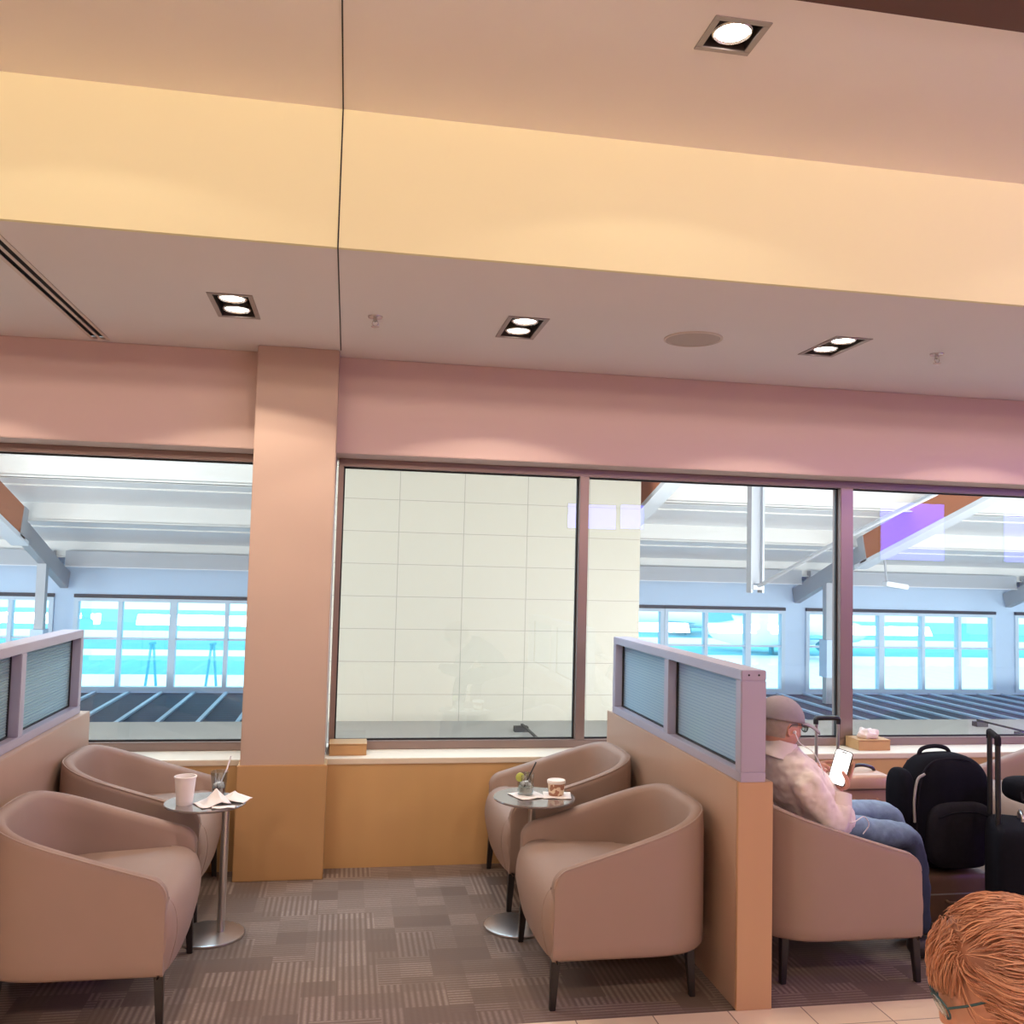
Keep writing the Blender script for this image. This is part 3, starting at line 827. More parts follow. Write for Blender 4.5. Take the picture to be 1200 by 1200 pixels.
# black trolley case with raised handle, bag on top and fleece over its side
t = thing('trolley_case', 'black fabric trolley case with raised black handle beside the backpack', 'suitcase', (2.885, 3.60, 0), math.radians(62))
MB().rbox((0, 0, .295), (.36, .22, .525), e=7).build('case_body', M['nylon'], t, smooth=True)
MB().rbox((.01, -.118, .27), (.30, .06, .40), e=5).build('front_pocket', M['nylon2'], t, smooth=True)
MB().tube(spline([(-.165, -.10, .36), (-.172, -.104, .46), (-.15, -.10, .53), (-.13, -.09, .548)], 8), .006, 6).build('corner_piping', M['zip'], t, smooth=True)
MB().tube(spline([(-.05, -.148, .50), (0, -.152, .486), (.04, -.150, .49)], 6), .0045, 6).build('zip_pull', M['zip'], t, smooth=True)
wheels(t, (-.14, .14), (-.07, .07))
handle_set(t, .19, .54, .915, M['black_plastic'], M['nylon2'], .0115, 0, (.04, .085))
MB().tube(spline([(.0, -.02, .555), (.01, -.02, .58), (.07, -.02, .585), (.08, -.02, .555)], 6), .008, 8).build('carry_handle', M['chrome'], t, smooth=True)

t = thing('shoulder_bag', 'small black bag lying on top of the trolley case', 'bag', (3.06, 3.74, .60))
MB().rbox((0, 0, .055), (.20, .20, .11), e=3.2).build('bag_body', M['nylon'], t, smooth=True)
MB().tube(spline([(-.09, -.06, .06), (-.105, -.09, .03), (-.08, -.105, .05), (-.03, -.10, .08)], 6), .006, 6).build('strap', M['nylon2'], t, smooth=True)

b = MB().sphere((0, 0, 0), (.135, .075, .17), 36, 24)
for v in b.bm.verts:
    v.co.y += .018 * math.sin(v.co.x * 45) * (1 if v.co.y < 0 else 0)
    v.co.x += .010 * math.sin(v.co.z * 40)
o = b.build('hanging_jacket', M['fleece'], smooth=True); o.location = (3.10, 3.40, .42)
tag(o, 'dark purple-grey fleece bundled against the trolley case', 'jacket')
# ------------------------------------------------------------------ people
def head_mesh(scale=1.0, long_=0):
    """a head about its own centre: face towards +x, up +z; crown at z=+.118, chin at about -.115"""
    b = MB().sphere((0, 0, 0), 1, 64, 48)
    g = lambda u, s: math.exp(-(u / s) ** 2)
    for v in b.bm.verts:
        d = v.co.normalized(); x, y, z = d
        X, Y, Z = x * .098, y * .076, z * .117
        if Z < 0:                                          # jaw: narrower, pulled in at the back
            k = -Z / .117
            Y *= 1 - .34 * k ** 1.3
            X = X * (1 - .12 * k) + .012 * k if x > 0 else X * (1 - .42 * k)
        if x > 0:
            fr = x ** .6
            X -= .008 * g(Z - .012, .02) * fr * g(abs(Y) - .032, .018)          # eye sockets
            X += .007 * g(Z - .038, .014) * fr * g(Y, .05)                       # brow
            nose = g(Y, .0115 + .004 * max(0, -Z / .04)) * (max(0, min(1, (.028 - Z) / .055))) * (1 if Z > -.030 else g(Z + .030, .010))
            X += .026 * nose * fr
            X += .006 * g(Z + .056, .009) * g(Y, .022) * fr                      # lips
            X -= .004 * g(Z + .072, .008) * g(Y, .026) * fr
            X += .008 * g(Z + .098, .016) * g(Y, .024) * fr                      # chin
            Y *= 1 + .03 * g(Z + .01, .03) * fr
        v.co = Vector((X, Y, Z)) * scale
    for sy in (-1, 1):                                     # ears
        mx = Matrix.Translation(Vector((-.006, sy * .076, -.004)) * scale) @ Matrix.Rotation(sy * -.35, 4, 'Z') @ Matrix.Scale(scale, 4)
        b.lathe([(.001, .002), (.012, .001), (.018, .006), (.021, .002), (.019, -.004), (.008, -.006)], n=20, mtx=mx @ Matrix.Scale(1.45, 4, (0, 0, 1)) @ Matrix.Rotation(-sy * PI / 2, 4, 'X'), cap=True)
    return b.mesh('head')

def rot_from(fwd, up=(0, 0, 1)):
    f = Vector(fwd).normalized(); l = Vector(up).cross(f).normalized(); u = f.cross(l)
    return Matrix((f, l, u)).transposed().to_4x4()

def hand(wrist, palm_dir, palm_nor, thumb_side, curls, spread=.18, s=1.0, thumb_curl=.5, thumb_pts=None):
    """palm and five fingers; palm_nor points out of the palm; thumb_side +-1; curls per finger (index..little)"""
    d = Vector(palm_dir).normalized(); n = Vector(palm_nor); n = (n - d * n.dot(d)).normalized(); sd = d.cross(n) * thumb_side
    w = Vector(wrist); out = []
    pv = [w - d * .02 * s, w + d * .02 * s, w + d * .055 * s, w + d * .085 * s]
    out.append(skin(pv, [(0, 1), (1, 2), (2, 3)], [(.017 * s, .024 * s), (.015 * s, .028 * s), (.014 * s, .036 * s), (.012 * s, .036 * s)]))
    # flat palm slab so the skin's cross section never turns: four metacarpal chains
    for i, (off, ln, cu) in enumerate(zip((.030, .010, -.010, -.029), (.072, .080, .074, .058), curls)):
        base = w + d * .035 * s + sd * off * .75 * s; kn = w + d * (.088 - .004 * abs(i - 1)) * s + sd * off * s
        dirv = (d + sd * off / .03 * spread * .4).normalized(); pts = [base, kn]
        ang = 0; p = kn
        for fr, c in ((.45, cu * .9), (.30, cu * 1.1), (.25, cu * .7)):
            ang += c
            p = p + (dirv * math.cos(ang) + n * math.sin(ang)) * ln * fr * s; pts.append(p)
        r = .0092 * s if i < 3 else .0080 * s
        out.append(skin(pts, [(0, 1), (1, 2), (2, 3), (3, 4)], [.012 * s, .0105 * s, r, r * .93, r * .78]))
    b0 = w + d * .018 * s + sd * .018 * s; b1 = b0 + (d * .55 + sd * .75 + n * .3).normalized() * .038 * s
    t1 = b1 + (d * .8 + sd * (.45 - thumb_curl * .6) + n * (.3 + thumb_curl * .6)).normalized() * .032 * s
    t2 = t1 + (d * .85 + sd * (.25 - thumb_curl * .7) + n * (.2 + thumb_curl * .7)).normalized() * .026 * s
    if thumb_pts: b0, b1, t1, t2 = thumb_pts
    out.append(skin([b0, b1, t1, t2], [(0, 1), (1, 2), (2, 3)], [.013 * s, .0125 * s, .0105 * s, .008 * s]))
    return out

def body(skel, chains, grow=0.0, scale=1.0, sub=2):
    """skel: name -> (pos, radius); chains: list of name lists. Grown as one skinned surface."""
    names = []; [names.append(n) for c in chains for n in c if n not in names]
    idx = {n: i for i, n in enumerate(names)}
    edges = [(idx[a], idx[b]) for c in chains for a, b in zip(c, c[1:])]
    rad = []
    for n in names:
        r = skel[n][1]
        rad.append(tuple(x * scale + grow for x in r) if isinstance(r, tuple) else r * scale + grow)
    return skin([skel[n][0] for n in names], edges, rad, sub)

def torso_loft(rings, scale=1.0, grow=0.0):
    """rings: (centre, half depth, half width) up the spine; shoulders run along y"""
    b = MB(); n = 36; vs = []; C_ = [Vector(r[0]) for r in rings]
    for i, (c, d, w) in enumerate(rings):
        tg = (C_[min(i + 1, len(C_) - 1)] - C_[max(i - 1, 0)]).normalized(); lat = Vector((0, 1, 0)); fw = lat.cross(tg).normalized()
        lat = tg.cross(fw).normalized()
        for k in range(n):
            a = 2 * PI * k / n; ca, sa = math.cos(a), math.sin(a)
            vs.append(C_[i] + fw * math.copysign(abs(ca) ** .85, ca) * (d * scale + grow) + lat * math.copysign(abs(sa) ** .85, sa) * (w * scale + grow))
    m = len(rings)
    b._add(vs, [(i * n + k, i * n + (k + 1) % n, (i + 1) * n + (k + 1) % n, (i + 1) * n + k) for i in range(m - 1) for k in range(n)] + [tuple(range(n))[::-1], tuple((m - 1) * n + k for k in range(n))])
    return b.mesh('torso')

def wrinkle(me, amp, freq, seed=0):
    from mathutils import noise as mn
    for v in me.vertices:
        n = mn.noise(v.co * freq + Vector((seed, 0, 0))) + .5 * mn.noise(v.co * freq * 2.3)
        v.co += v.normal * amp * n

# ---- man in a grey cap, leaning back in the armchair, phone in his hands
S = {
 'pelvis': ((2.02, 3.70, .575), (.115, .15)), 'belly': ((1.955, 3.70, .645), (.115, .15)), 'chest': ((1.875, 3.70, .735), (.11, .155)),
 'upper': ((1.835, 3.70, .805), (.085, .13)), 'neck0': ((1.828, 3.70, .855), .060), 'neck1': ((1.848, 3.70, .905), .055),
 'shR': ((1.842, 3.545, .785), .068), 'upR': ((1.925, 3.535, .665), .056), 'elR': ((2.000, 3.525, .555), .048), 'foR': ((2.020, 3.535, .630), .043), 'wrR': ((2.040, 3.556, .700), .029),
 'shL': ((1.852, 3.865, .785), .068), 'upL': ((1.93, 3.93, .68), .055), 'elL': ((2.00, 3.93, .575), .047), 'foL': ((1.995, 3.86, .655), .042), 'wrL': ((1.985, 3.785, .735), .029),
 'hipR': ((2.05, 3.615, .535), .075), 'thR': ((2.21, 3.60, .520), .066), 'knR': ((2.375, 3.595, .510), .054), 'caR': ((2.405, 3.60, .30), .052), 'anR': ((2.42, 3.605, .095), .040),
 'hipL': ((2.05, 3.785, .540), .078), 'thL': ((2.22, 3.79, .548), .070), 'knL': ((2.415, 3.79, .552), .058), 'caL': ((2.455, 3.785, .31), .053), 'anL': ((2.46, 3.785, .095), .040),
}
torso = ['pelvis', 'belly', 'chest', 'upper', 'neck0', 'neck1']
armR, armL = ['upper', 'shR', 'upR', 'elR', 'foR', 'wrR'], ['upper', 'shL', 'upL', 'elL', 'foL', 'wrL']
legR, legL = ['pelvis', 'hipR', 'thR', 'knR', 'caR', 'anR'], ['pelvis', 'hipL', 'thL', 'knL', 'caL', 'anL']
HM = Vector((1.835, 3.705, .950)); RM = rot_from((1, .22, -.16))
hm = head_mesh(.98); hm.transform(Matrix.Translation(HM) @ RM)
PH_C = Vector((2.045, 3.585, .800))
PN = Vector((-.62, -.74, .30)).normalized(); PS = Vector((.28, 0, 1)).cross(PN).normalized(); PU_ = PN.cross(PS).normalized()
hr = hand(PH_C - PU_ * .104 - PN * .036 + PS * .010, PU_, PN, 1, (.16, .18, .22, .28), s=.95, thumb_pts=[PH_C + PS * a + PN * b_ + PU_ * c_ for a, b_, c_ in ((.026, -.030, -.078), (.048, -.006, -.060), (.040, .015, -.036), (.014, .015, -.012))])
hl = hand(S['wrL'][0], (.42, -.72, .55), (.35, -.35, -.75), 1, (.25, .75, .95, 1.05), s=.98)
RINGS = [((2.075, 3.70, .545), .085, .150), ((2.03, 3.70, .575), .105, .165), ((1.965, 3.70, .640), .112, .165), ((1.905, 3.70, .715), .105, .170), ((1.862, 3.70, .780), .088, .165),
         ((1.842, 3.70, .825), .070, .125), ((1.834, 3.70, .852), .060, .075)]
ARM_R, ARM_L = armR[1:], armL[1:]
LEG_R, LEG_L = legR[1:], legL[1:]
def limbs(S_, chains, grow, scale): return [body(S_, [c], grow, scale) for c in chains]
bm_ = join_meshes([torso_loft(RINGS, .86)] + limbs(S, [ARM_R, ARM_L, LEG_R, LEG_L], -.004, .84) + [skin([(1.834, 3.70, .80), (1.838, 3.70, .85), (1.845, 3.702, .90), (1.842, 3.704, .95)], [(0, 1), (1, 2), (2, 3)], [.06, .058, .056, .06])])
man = thing('person', 'man in grey cap and pale shirt sitting with a phone in the armchair', 'person', (2.03, 3.70, 0))
off = Matrix.Translation((-2.03, -3.70, 0))
def put(name, me, m, parent=None):
    me.transform(off)
    for p in me.polygons: p.use_smooth = True
    return obj(name, me, m, parent or man)
put('body', fuse([bm_, hm] + hr + hl, .0042, 2), M['skin'])
sk = dict(S); sk['wrR'] = ((2.036, 3.551, .690), .033); sk['wrL'] = ((1.988, 3.797, .718), .033)
sm_ = fuse([torso_loft(RINGS, 1.03, .006)] + limbs(sk, [ARM_R, ARM_L], .010, 1.0), .008, 3); wrinkle(sm_, .009, 22, 3)
shirt = put('shirt', sm_, M['shirt'])
c = MB(); mx = Matrix.Translation((1.836, 3.70, .872)) @ rot_from((1, 0, -.25))
c.lathe([(.098, -.048), (.078, -.022), (.068, .012), (.064, .022), (.060, .014), (.068, -.024), (.088, -.050)], n=40, cap=False, mtx=mx)
put('collar', c.mesh('collar', smooth=True), M['shirt'], shirt)
for nm, (a, bq) in {'R': ((2.026, 3.541, .652), (2.040, 3.556, .702)), 'L': ((1.991, 3.825, .690), (1.985, 3.783, .737))}.items():
    put('cuff', MB().tube([a, tuple((Vector(a) + Vector(bq)) / 2), bq], [.042, .039, .036], 20).mesh('cuff', smooth=True, angle=50), M['shirt'], shirt)
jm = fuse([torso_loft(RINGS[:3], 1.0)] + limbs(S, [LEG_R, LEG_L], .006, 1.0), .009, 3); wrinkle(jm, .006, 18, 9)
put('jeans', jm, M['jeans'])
for an, fwd in (((2.41, 3.605, .05), (1, .0, -.12)), ((2.45, 3.785, .05), (1, .05, -.12))):
    f = Vector(fwd).normalized(); a = Vector(an)
    me = skin([a - f * .05, a + f * .03, a + f * .11, a + f * .19], [(0, 1), (1, 2), (2, 3)], [.042, .046, (.036, .046), (.024, .036)])
    lo = min(v.co.z for v in me.vertices)
    if lo < .001: me.transform(Matrix.Translation((0, 0, .001 - lo)))
    put('shoe', me, M['shoe'])
# short grey hair showing below the cap
T = Matrix.Translation(HM) @ RM
hb = MB().sphere((-.010, 0, .010), (.096, .0795, .105), 40, 30)
for v in list(hb.bm.verts):
    if v.co.z < -.045 or (v.co.x > .035) or (v.co.x > -.012 and v.co.z < .0): hb.bm.verts.remove(v)
me = hb.mesh('hair', smooth=True); me.transform(T); put('hair', me, M['grey_hair'])
# cap: domed crown of panels, band and brim
cm = MB().sphere((-.006, 0, .030), (.112, .090, .098), 48, 30)
for v in list(cm.bm.verts):
    if v.co.z < .024 - .10 * min(0, v.co.x + .02) * -1.2 * .3: cm.bm.verts.remove(v)
for v in cm.bm.verts:
    a = math.atan2(v.co.y, v.co.x); v.co *= 1 - .010 * math.exp(-((((a + PI / 6) % (PI / 3)) - PI / 6) / .05) ** 2)
me = cm.mesh('crown', smooth=True); me.transform(T); crown = put('cap', me, M['cap'])
sd = crown.modifiers.new('Solidify', 'SOLIDIFY'); sd.thickness = .003
vs, fs = [], []
for i in range(9):
    for j in range(25):
        a = (j / 24 - .5) * 2.3; k = i / 8
        r = Vector((.104 * math.cos(a), .086 * math.sin(a), .030)); tip = Vector((.108 + .072 * math.cos(a * .75), .080 * math.sin(a), .016 - .026 * abs(math.sin(a)) ** 2))
        p = r.lerp(tip, k); p.z += .008 * math.sin(k * PI)
        vs.append(p)
fs = [(i * 25 + j, i * 25 + j + 1, (i + 1) * 25 + j + 1, (i + 1) * 25 + j) for i in range(8) for j in range(24)]
bb = MB(); bb._add(vs, fs); me = bb.mesh('brim', smooth=True); me.transform(T)
br = put('brim', me, M['cap'], crown); sd = br.modifiers.new('Solidify', 'SOLIDIFY'); sd.thickness = .004
me = MB().sphere((-.006, 0, .128), (.007, .007, .004), 12, 8).mesh('button', smooth=True); me.transform(T); put('button', me, M['cap'], crown)
# eyes and spectacles
def spectacles(Tm, s, putf, frame_m, lid_m):
    for sy in (-1, 1):
        me = MB().sphere((.0765 * s, sy * .032 * s, .013 * s), .0125 * s, 16, 10).mesh('eyelid', smooth=True); me.transform(Tm); putf('eyelid', me, lid_m)
    g = MB()
    for sy in (-1, 1):
        loop = [(.110 * s - .006 * abs(math.sin(a)) * 0 - .010 * (abs(sy * .034 + .027 * math.cos(a)) / .06) ** 2 * s, (sy * .034 + .027 * math.cos(a)) * s, (.012 + .019 * math.sin(a)) * s) for a in [2 * PI * k / 24 for k in range(24)]]
        g.tube(loop, .0019 * s, 6, close=True)
        g.tube(spline([(.100 * s, sy * .061 * s, .018 * s), (.06 * s, sy * .079 * s, .020 * s), (.0, sy * .083 * s, .018 * s), (-.02 * s, sy * .084 * s, .002 * s)], 6), .0020 * s, 6)
    g.tube([(.109 * s, -.009 * s, .018 * s), (.113 * s, 0, .020 * s), (.109 * s, .009 * s, .018 * s)], .0018 * s, 6)
    me = g.mesh('spectacles', smooth=True); me.transform(Tm); sp_ = putf('spectacles', me, frame_m)
    for sy in (-1, 1):
        mx = Matrix.Translation((.1085 * s, sy * .034 * s, .012 * s)) @ Matrix.Rotation(sy * .2, 4, 'Z') @ Matrix.Rotation(PI / 2, 4, 'Y') @ Matrix.Scale(.72, 4, (1, 0, 0))
        me = MB().lathe([(.001, -.0008), (.0255 * s, -.0008), (.0255 * s, .0008), (.001, .0008)], n=24, cap=False, mtx=mx).mesh('lens'); me.transform(Tm); putf('lens', me, M['lens'], sp_)
spectacles(T, .98, put, M['black_plastic'], M['skin'])

# phone: faces the man, tilted back
Rp = rot_from((-.62, -.74, .30), (.28, .0, 1))      # x = screen normal
t = thing('smartphone', 'lit white smartphone held by the man in the cap', 'phone', (0, 0, 0))
PM = Matrix.Translation(PH_C) @ Rp
b = MB().rbox((-.004, 0, 0), (.008, .072, .148), e=9); me = b.mesh('phone_body', smooth=True); me.transform(PM); obj('phone_body', me, M['black_plastic'], t)
b = MB(); rr = .009; pl = []
for cx_, cy_, a0 in ((.032 - rr, .070 - rr, 0), (-.032 + rr, .070 - rr, 90), (-.032 + rr, -.070 + rr, 180), (.032 - rr, -.070 + rr, 270)):
    for k in range(6): a = math.radians(a0 + 18 * k); pl.append((cx_ + rr * math.cos(a), cy_ + rr * math.sin(a)))
b.prism(pl, 0, .0008, Matrix(((0, 0, 1, .0003), (1, 0, 0, 0), (0, 1, 0, 0), (0, 0, 0, 1))))
me = b.mesh('screen'); me.transform(PM); sc_ = obj('screen', me, M['phone_screen'], t)
b = MB().tube([(.0015, -.010, .064), (.0015, .010, .064)], .0022, 8); me = b.mesh('notch', smooth=True); me.transform(PM); obj('notch', me, M['black_plastic'], sc_)
# white earphones
ear = T @ Vector((.012, -.083, -.010)); plug = PM @ Vector((-.004, 0, -.080))
t = thing('earphones', 'white wired earphones running from the man\'s ear to his phone', 'earphones', (0, 0, 0))
b = MB().sphere(tuple(ear), .0075, 12, 8); obj('earbud', b.mesh('earbud', smooth=True), M['white_plastic'], t)
b = MB().tube(spline([ear, ear + Vector((.022, -.006, -.045)), Vector((1.925, 3.585, .862)), Vector((1.955, 3.570, .80)), Vector((1.975, 3.560, .73)), Vector((2.00, 3.553, .66))], 10), .0022, 6)
b.tube(spline([plug, plug + Vector((-.012, -.01, -.05)), plug + Vector((.0, -.02, -.11)), Vector((2.04, 3.49, .60)), Vector((2.10, 3.50, .62)), Vector((2.13, 3.51, .585)), Vector((2.11, 3.52, .545))], 10), .0022, 6)
obj('cable', b.mesh('cable', smooth=True), M['white_plastic'], t)

# ---- red-haired person, bending forward close to the camera
WH = Vector((1.090, 1.400, .917)); RW = rot_from((-.85, .38, -.42))
TW_ = Matrix.Translation(WH) @ RW
W = {
 'pelvis': ((1.56, 1.38, .56), (.12, .16)), 'belly': ((1.49, 1.38, .66), (.11, .15)), 'chest': ((1.38, 1.385, .765), (.105, .15)), 'upper': ((1.275, 1.39, .835), (.08, .12)),
 'neck0': ((1.215, 1.393, .872), .055), 'neck1': ((1.135, 1.397, .895), .050),
 'shR': ((1.285, 1.545, .805), .060), 'upR': ((1.20, 1.60, .69), .048), 'elR': ((1.13, 1.60, .57), .042), 'foR': ((1.03, 1.54, .585), .037), 'wrR': ((.945, 1.48, .60), .026),
 'shL': ((1.285, 1.235, .805), .060), 'upL': ((1.20, 1.18, .69), .048), 'elL': ((1.13, 1.18, .57), .042), 'foL': ((1.03, 1.24, .585), .037), 'wrL': ((.945, 1.30, .60), .026),
 'hipR': ((1.53, 1.46, .545), .085), 'thR': ((1.36, 1.47, .525), .076), 'knR': ((1.16, 1.47, .50), .058), 'caR': ((1.14, 1.47, .29), .053), 'anR': ((1.15, 1.47, .09), .038),
 'hipL': ((1.53, 1.30, .545), .085), 'thL': ((1.36, 1.29, .525), .076), 'knL': ((1.16, 1.29, .50), .058), 'caL': ((1.14, 1.29, .29), .053), 'anL': ((1.15, 1.29, .09), .038),
}
whead = head_mesh(.97); whead.transform(TW_)
h1 = hand(W['wrR'][0], (-.9, -.35, .1), (0, 0, -1), 1, (.3, .35, .4, .45), s=.9)
h2 = hand(W['wrL'][0], (-.9, .35, .1), (0, 0, -1), -1, (.3, .35, .4, .45), s=.9)
WR = [((1.60, 1.38, .53), .09, .15), ((1.55, 1.38, .575), .11, .165), ((1.48, 1.38, .665), .105, .145), ((1.38, 1.385, .765), .10, .150), ((1.30, 1.39, .825), .085, .150), ((1.255, 1.392, .855), .068, .115), ((1.225, 1.393, .872), .056, .068)]
wb = join_meshes([torso_loft(WR, .88)] + limbs(W, [ARM_R, ARM_L, LEG_R, LEG_L], -.004, .86) + [skin([(1.28, 1.392, .85), (1.215, 1.393, .875), (1.15, 1.396, .892), (1.10, 1.399, .905)], [(0, 1), (1, 2), (2, 3)], [.055, .052, .050, .055])])
wom = thing('person', 'red-haired person in glasses bending forward in front of the tile floor', 'person', (1.55, 1.39, 0))
off = Matrix.Translation((-1.55, -1.39, 0))
def putw(name, me, m, parent=None):
    me.transform(off)
    for p in me.polygons: p.use_smooth = True
    return obj(name, me, m, parent or wom)
putw('body', fuse([wb, whead] + h1 + h2, .0045, 2), M['skin2'])
bl = fuse([torso_loft(WR, 1.03, .006)] + limbs(W, [ARM_R, ARM_L], .010, 1.0), .009, 3); wrinkle(bl, .005, 15, 5); putw('blouse', bl, M['blouse'])
tr_ = fuse([torso_loft(WR[:3], 1.0)] + limbs(W, [LEG_R, LEG_L], .006, 1.0), .009, 3); wrinkle(tr_, .005, 15, 6); putw('trousers', tr_, M['nylon2'])
for y in (1.47, 1.29):
    me = skin([(1.20, y, .05), (1.12, y, .05), (1.04, y, .045), (.97, y, .035)], [(0, 1), (1, 2), (2, 3)], [.038, .042, (.034, .042), (.022, .034)])
    lo = min(v.co.z for v in me.vertices); me.transform(Matrix.Translation((0, 0, .002 - lo))); putw('shoe', me, M['shoe'])
spectacles(TW_, .97, putw, M['specs'], M['skin2'])

def hair_mat():
    m, nt, bs, out = new_mat('red hair')
    geo = nt.nodes.new('ShaderNodeNewGeometry')
    f = math_node(nt, 'ADD', math_node(nt, 'MULTIPLY', geo.outputs['Random Per Island'], .75), math_node(nt, 'MULTIPLY', noise(nt, coords(nt), 25, 3), .4))
    link(nt, mixc(nt, f, (.25, .080, .038), (.70, .34, .19)), bs.inputs['Base Color'])
    bs.inputs['Roughness'].default_value = .42; bs.inputs['Specular IOR Level'].default_value = .5
    return m
M['hair'] = hair_mat()
# hair: a full cap following the skull, then a few hundred locks combed from the crown
def hair_r(d):
    """surface of the hair mass in head space for a direction d"""
    p = Vector((d.x * .112, d.y * .096, d.z * .124))
    if d.x < 0: p.x *= 1.12
    return p + Vector((-.010, 0, .012))
hc = MB().sphere((0, 0, 0), 1, 60, 44)
for v in list(hc.bm.verts):
    d = v.co.normalized()
    face = d.x > .42 and d.z < .40 and abs(d.y) < .86
    if face or d.z < -.80: hc.bm.verts.remove(v); continue
    v.co = hair_r(d) * .94
me = hc.mesh('hair_mass', smooth=True); me.transform(TW_)
hair = putw('hair', me, M['hair']); sd = hair.modifiers.new('Solidify', 'SOLIDIFY'); sd.thickness = .006; sd.offset = -1
rnd = random.Random(42); lk = MB()
from mathutils import noise as mnoise
def comb(d, k):
    """direction the hair is combed at a point of the head: forward over the top, back and down along the sides"""
    top = max(0, min(1, (d.z - .45) / .4)) * max(0, min(1, (d.x - .30) / .3))
    side = Vector((-.80, 0, -.50)); fore = Vector((.9, -.25, -.35))
    fringe = max(0, min(1, (d.x - .50) / .25)) * (1 if d.z > -.1 else 0)
    v = side * (1 - max(top, fringe)) + fore * top + Vector((.1, -.25, -1)) * fringe
    v += Vector((mnoise.noise(d * 2.1 + Vector((k, 0, 0))), mnoise.noise(d * 2.1 + Vector((0, k + 7, 0))), mnoise.noise(d * 2.1 + Vector((0, 0, k + 13))))) * .75
    v -= d * v.dot(d)
    return v.normalized() if v.length > 1e-4 else Vector((0, 0, 1)).cross(d).normalized()
made = 0
for i in range(6000):
    d = Vector((rnd.gauss(0, 1), rnd.gauss(0, 1), rnd.gauss(0, 1))).normalized()
    if d.z < -.62 or (d.x > .50 and d.z < .28): continue
    n = 10; step = rnd.uniform(.07, .13); pts = []; lift = rnd.uniform(-.03, .05); kk = rnd.choice((0., .25, .5)); wv = rnd.uniform(0, 6)
    for k in range(n):
        fl = math.sin(PI * k / (n - 1)) * .5 + .5
        pts.append(hair_r(d) * (1 + lift * fl) + d * (.003 * math.sin(k * .9 + wv)))
        d = (d + comb(d, kk) * step).normalized()
        if d.z < -.84 or (d.x > .72 and d.z < .12 and abs(d.y) < .8): break
    if len(pts) < 4: continue
    m_ = len(pts); r0 = rnd.uniform(.0006, .0019)
    lk.tube(pts, [max(.0003, r0 * math.sin(PI * (.15 + .82 * k / (m_ - 1))) ** .8) for k in range(m_)], 4); made += 1
me = lk.mesh('locks', smooth=True, angle=80); me.transform(TW_)
putw('locks', me, M['hair'], hair)['kind'] = 'stuff'
# ------------------------------------------------------------------ concourse beyond the glass
YD = 25.0; TAN = .285
def roof_z(y): return 1.50 + (YD - y) * TAN        # underside of the purlins
ZF = -1.76
ZLG = -1.19
struct(MB().box(-24, 40, 5.46, 17.0, ZLG - .2, ZLG).build('roof_ledge', M['ledge']))
struct(MB().box(-1.2, 5.52, 17.0, 19.5, ZLG - .2, 9).build('wall_clad', M['clad']))
nv = struct(MB().box(-24, 40, 17.01, YD - .05, ZF - .1, ZF).build('roof_louvred', M['navy']))
for i in range(-22, 48):
    if i > 38: break
    x = -3.83 * 1.2 + i * .80 + .05
    if -18 < x < 28: MB().box(x - .045, x + .045, 17.05, YD - .1, ZF + .001, ZF + .05).build('glazing_bar', M['strip'], nv)

# roof: deck with purlins running along x
rf = MB()
def sl(y, dz): return roof_z(y) + dz
y0, y1 = 5.46, 26.5
rf._add([(x, y, roof_z(y) + dz) for x in (-24, 40) for y in (y0, y1) for dz in (.40, .46)],
        [(0, 1, 3, 2), (4, 6, 7, 5), (0, 4, 5, 1), (2, 3, 7, 6), (0, 2, 6, 4), (1, 5, 7, 3)])
roof = struct(rf.build('roof_deck', M['deck']))
# deck corrugation: shallow ribs following the slope between purlins, along x
for y in (6.6, 9.3, 12.0, 14.1, 16.6, 19.2, 21.8, 24.55):
    z = roof_z(y)
    MB().box(-24, 40, y - .02, y + .06, z, z + .42).build('purlin', M['purlin'], roof)
    MB().box(-24, 40, y - .12, y + .16, z, z + .03).build('purlin_flange', M['purlin'], roof)
for y in (13.0, 15.3, 17.7, 18.1, 20.3, 20.7, 23.0, 23.4):
    MB().box(-24, 40, y - .03, y + .03, roof_z(y) + .375, roof_z(y) + .41).build('deck_seam', M['purlin'], roof)

for a, b in ((-24, -7.12), (-6.84, 5.83), (6.11, 12.67), (12.95, 19.51), (19.79, 40)):
    eb = struct(MB().box(a, b, 24.30, 24.55, 1.42, 1.80).build('eave_beam', M['steel']))
    MB().box(a, b, 24.27, 24.58, 1.40, 1.42).build('beam_flange', M['flange'], eb)

# far wall with window bays
fwb = MB()
WZ0, WZ1 = -1.70, .70
bays = [(-15.7, -9.0), (-8.95, -7.24), (-6.76, -.4), (6.2, 8.85), (8.86, 12.50), (13.15, 19.30), (19.97, 26.3), (27.0, 33.0)]
fwb.box(-24, 40, YD, YD + .25, WZ1, 2.3); fwb.box(-24, 40, YD, YD + .25, ZF - 1, WZ0)
px = -24
for a, b in bays:
    if a > px: fwb.box(px, a, YD, YD + .25, WZ0, WZ1)
    px = b
fwb.box(px, 40, YD, YD + .25, WZ0, WZ1)
struct(fwb.build('wall_far', M['cwall']))
cuts = [[-14.6, -13.4, -12.2, -11.0, -10.1], [-8.25], [-5.65, -4.36, -3.03, -1.7], [7.2, 8.0], [10.1, 11.37], [14.35, 15.55, 16.9, 18.1], [21.2, 22.4, 23.7, 25.0], [28.2, 29.4, 30.6, 31.8]]
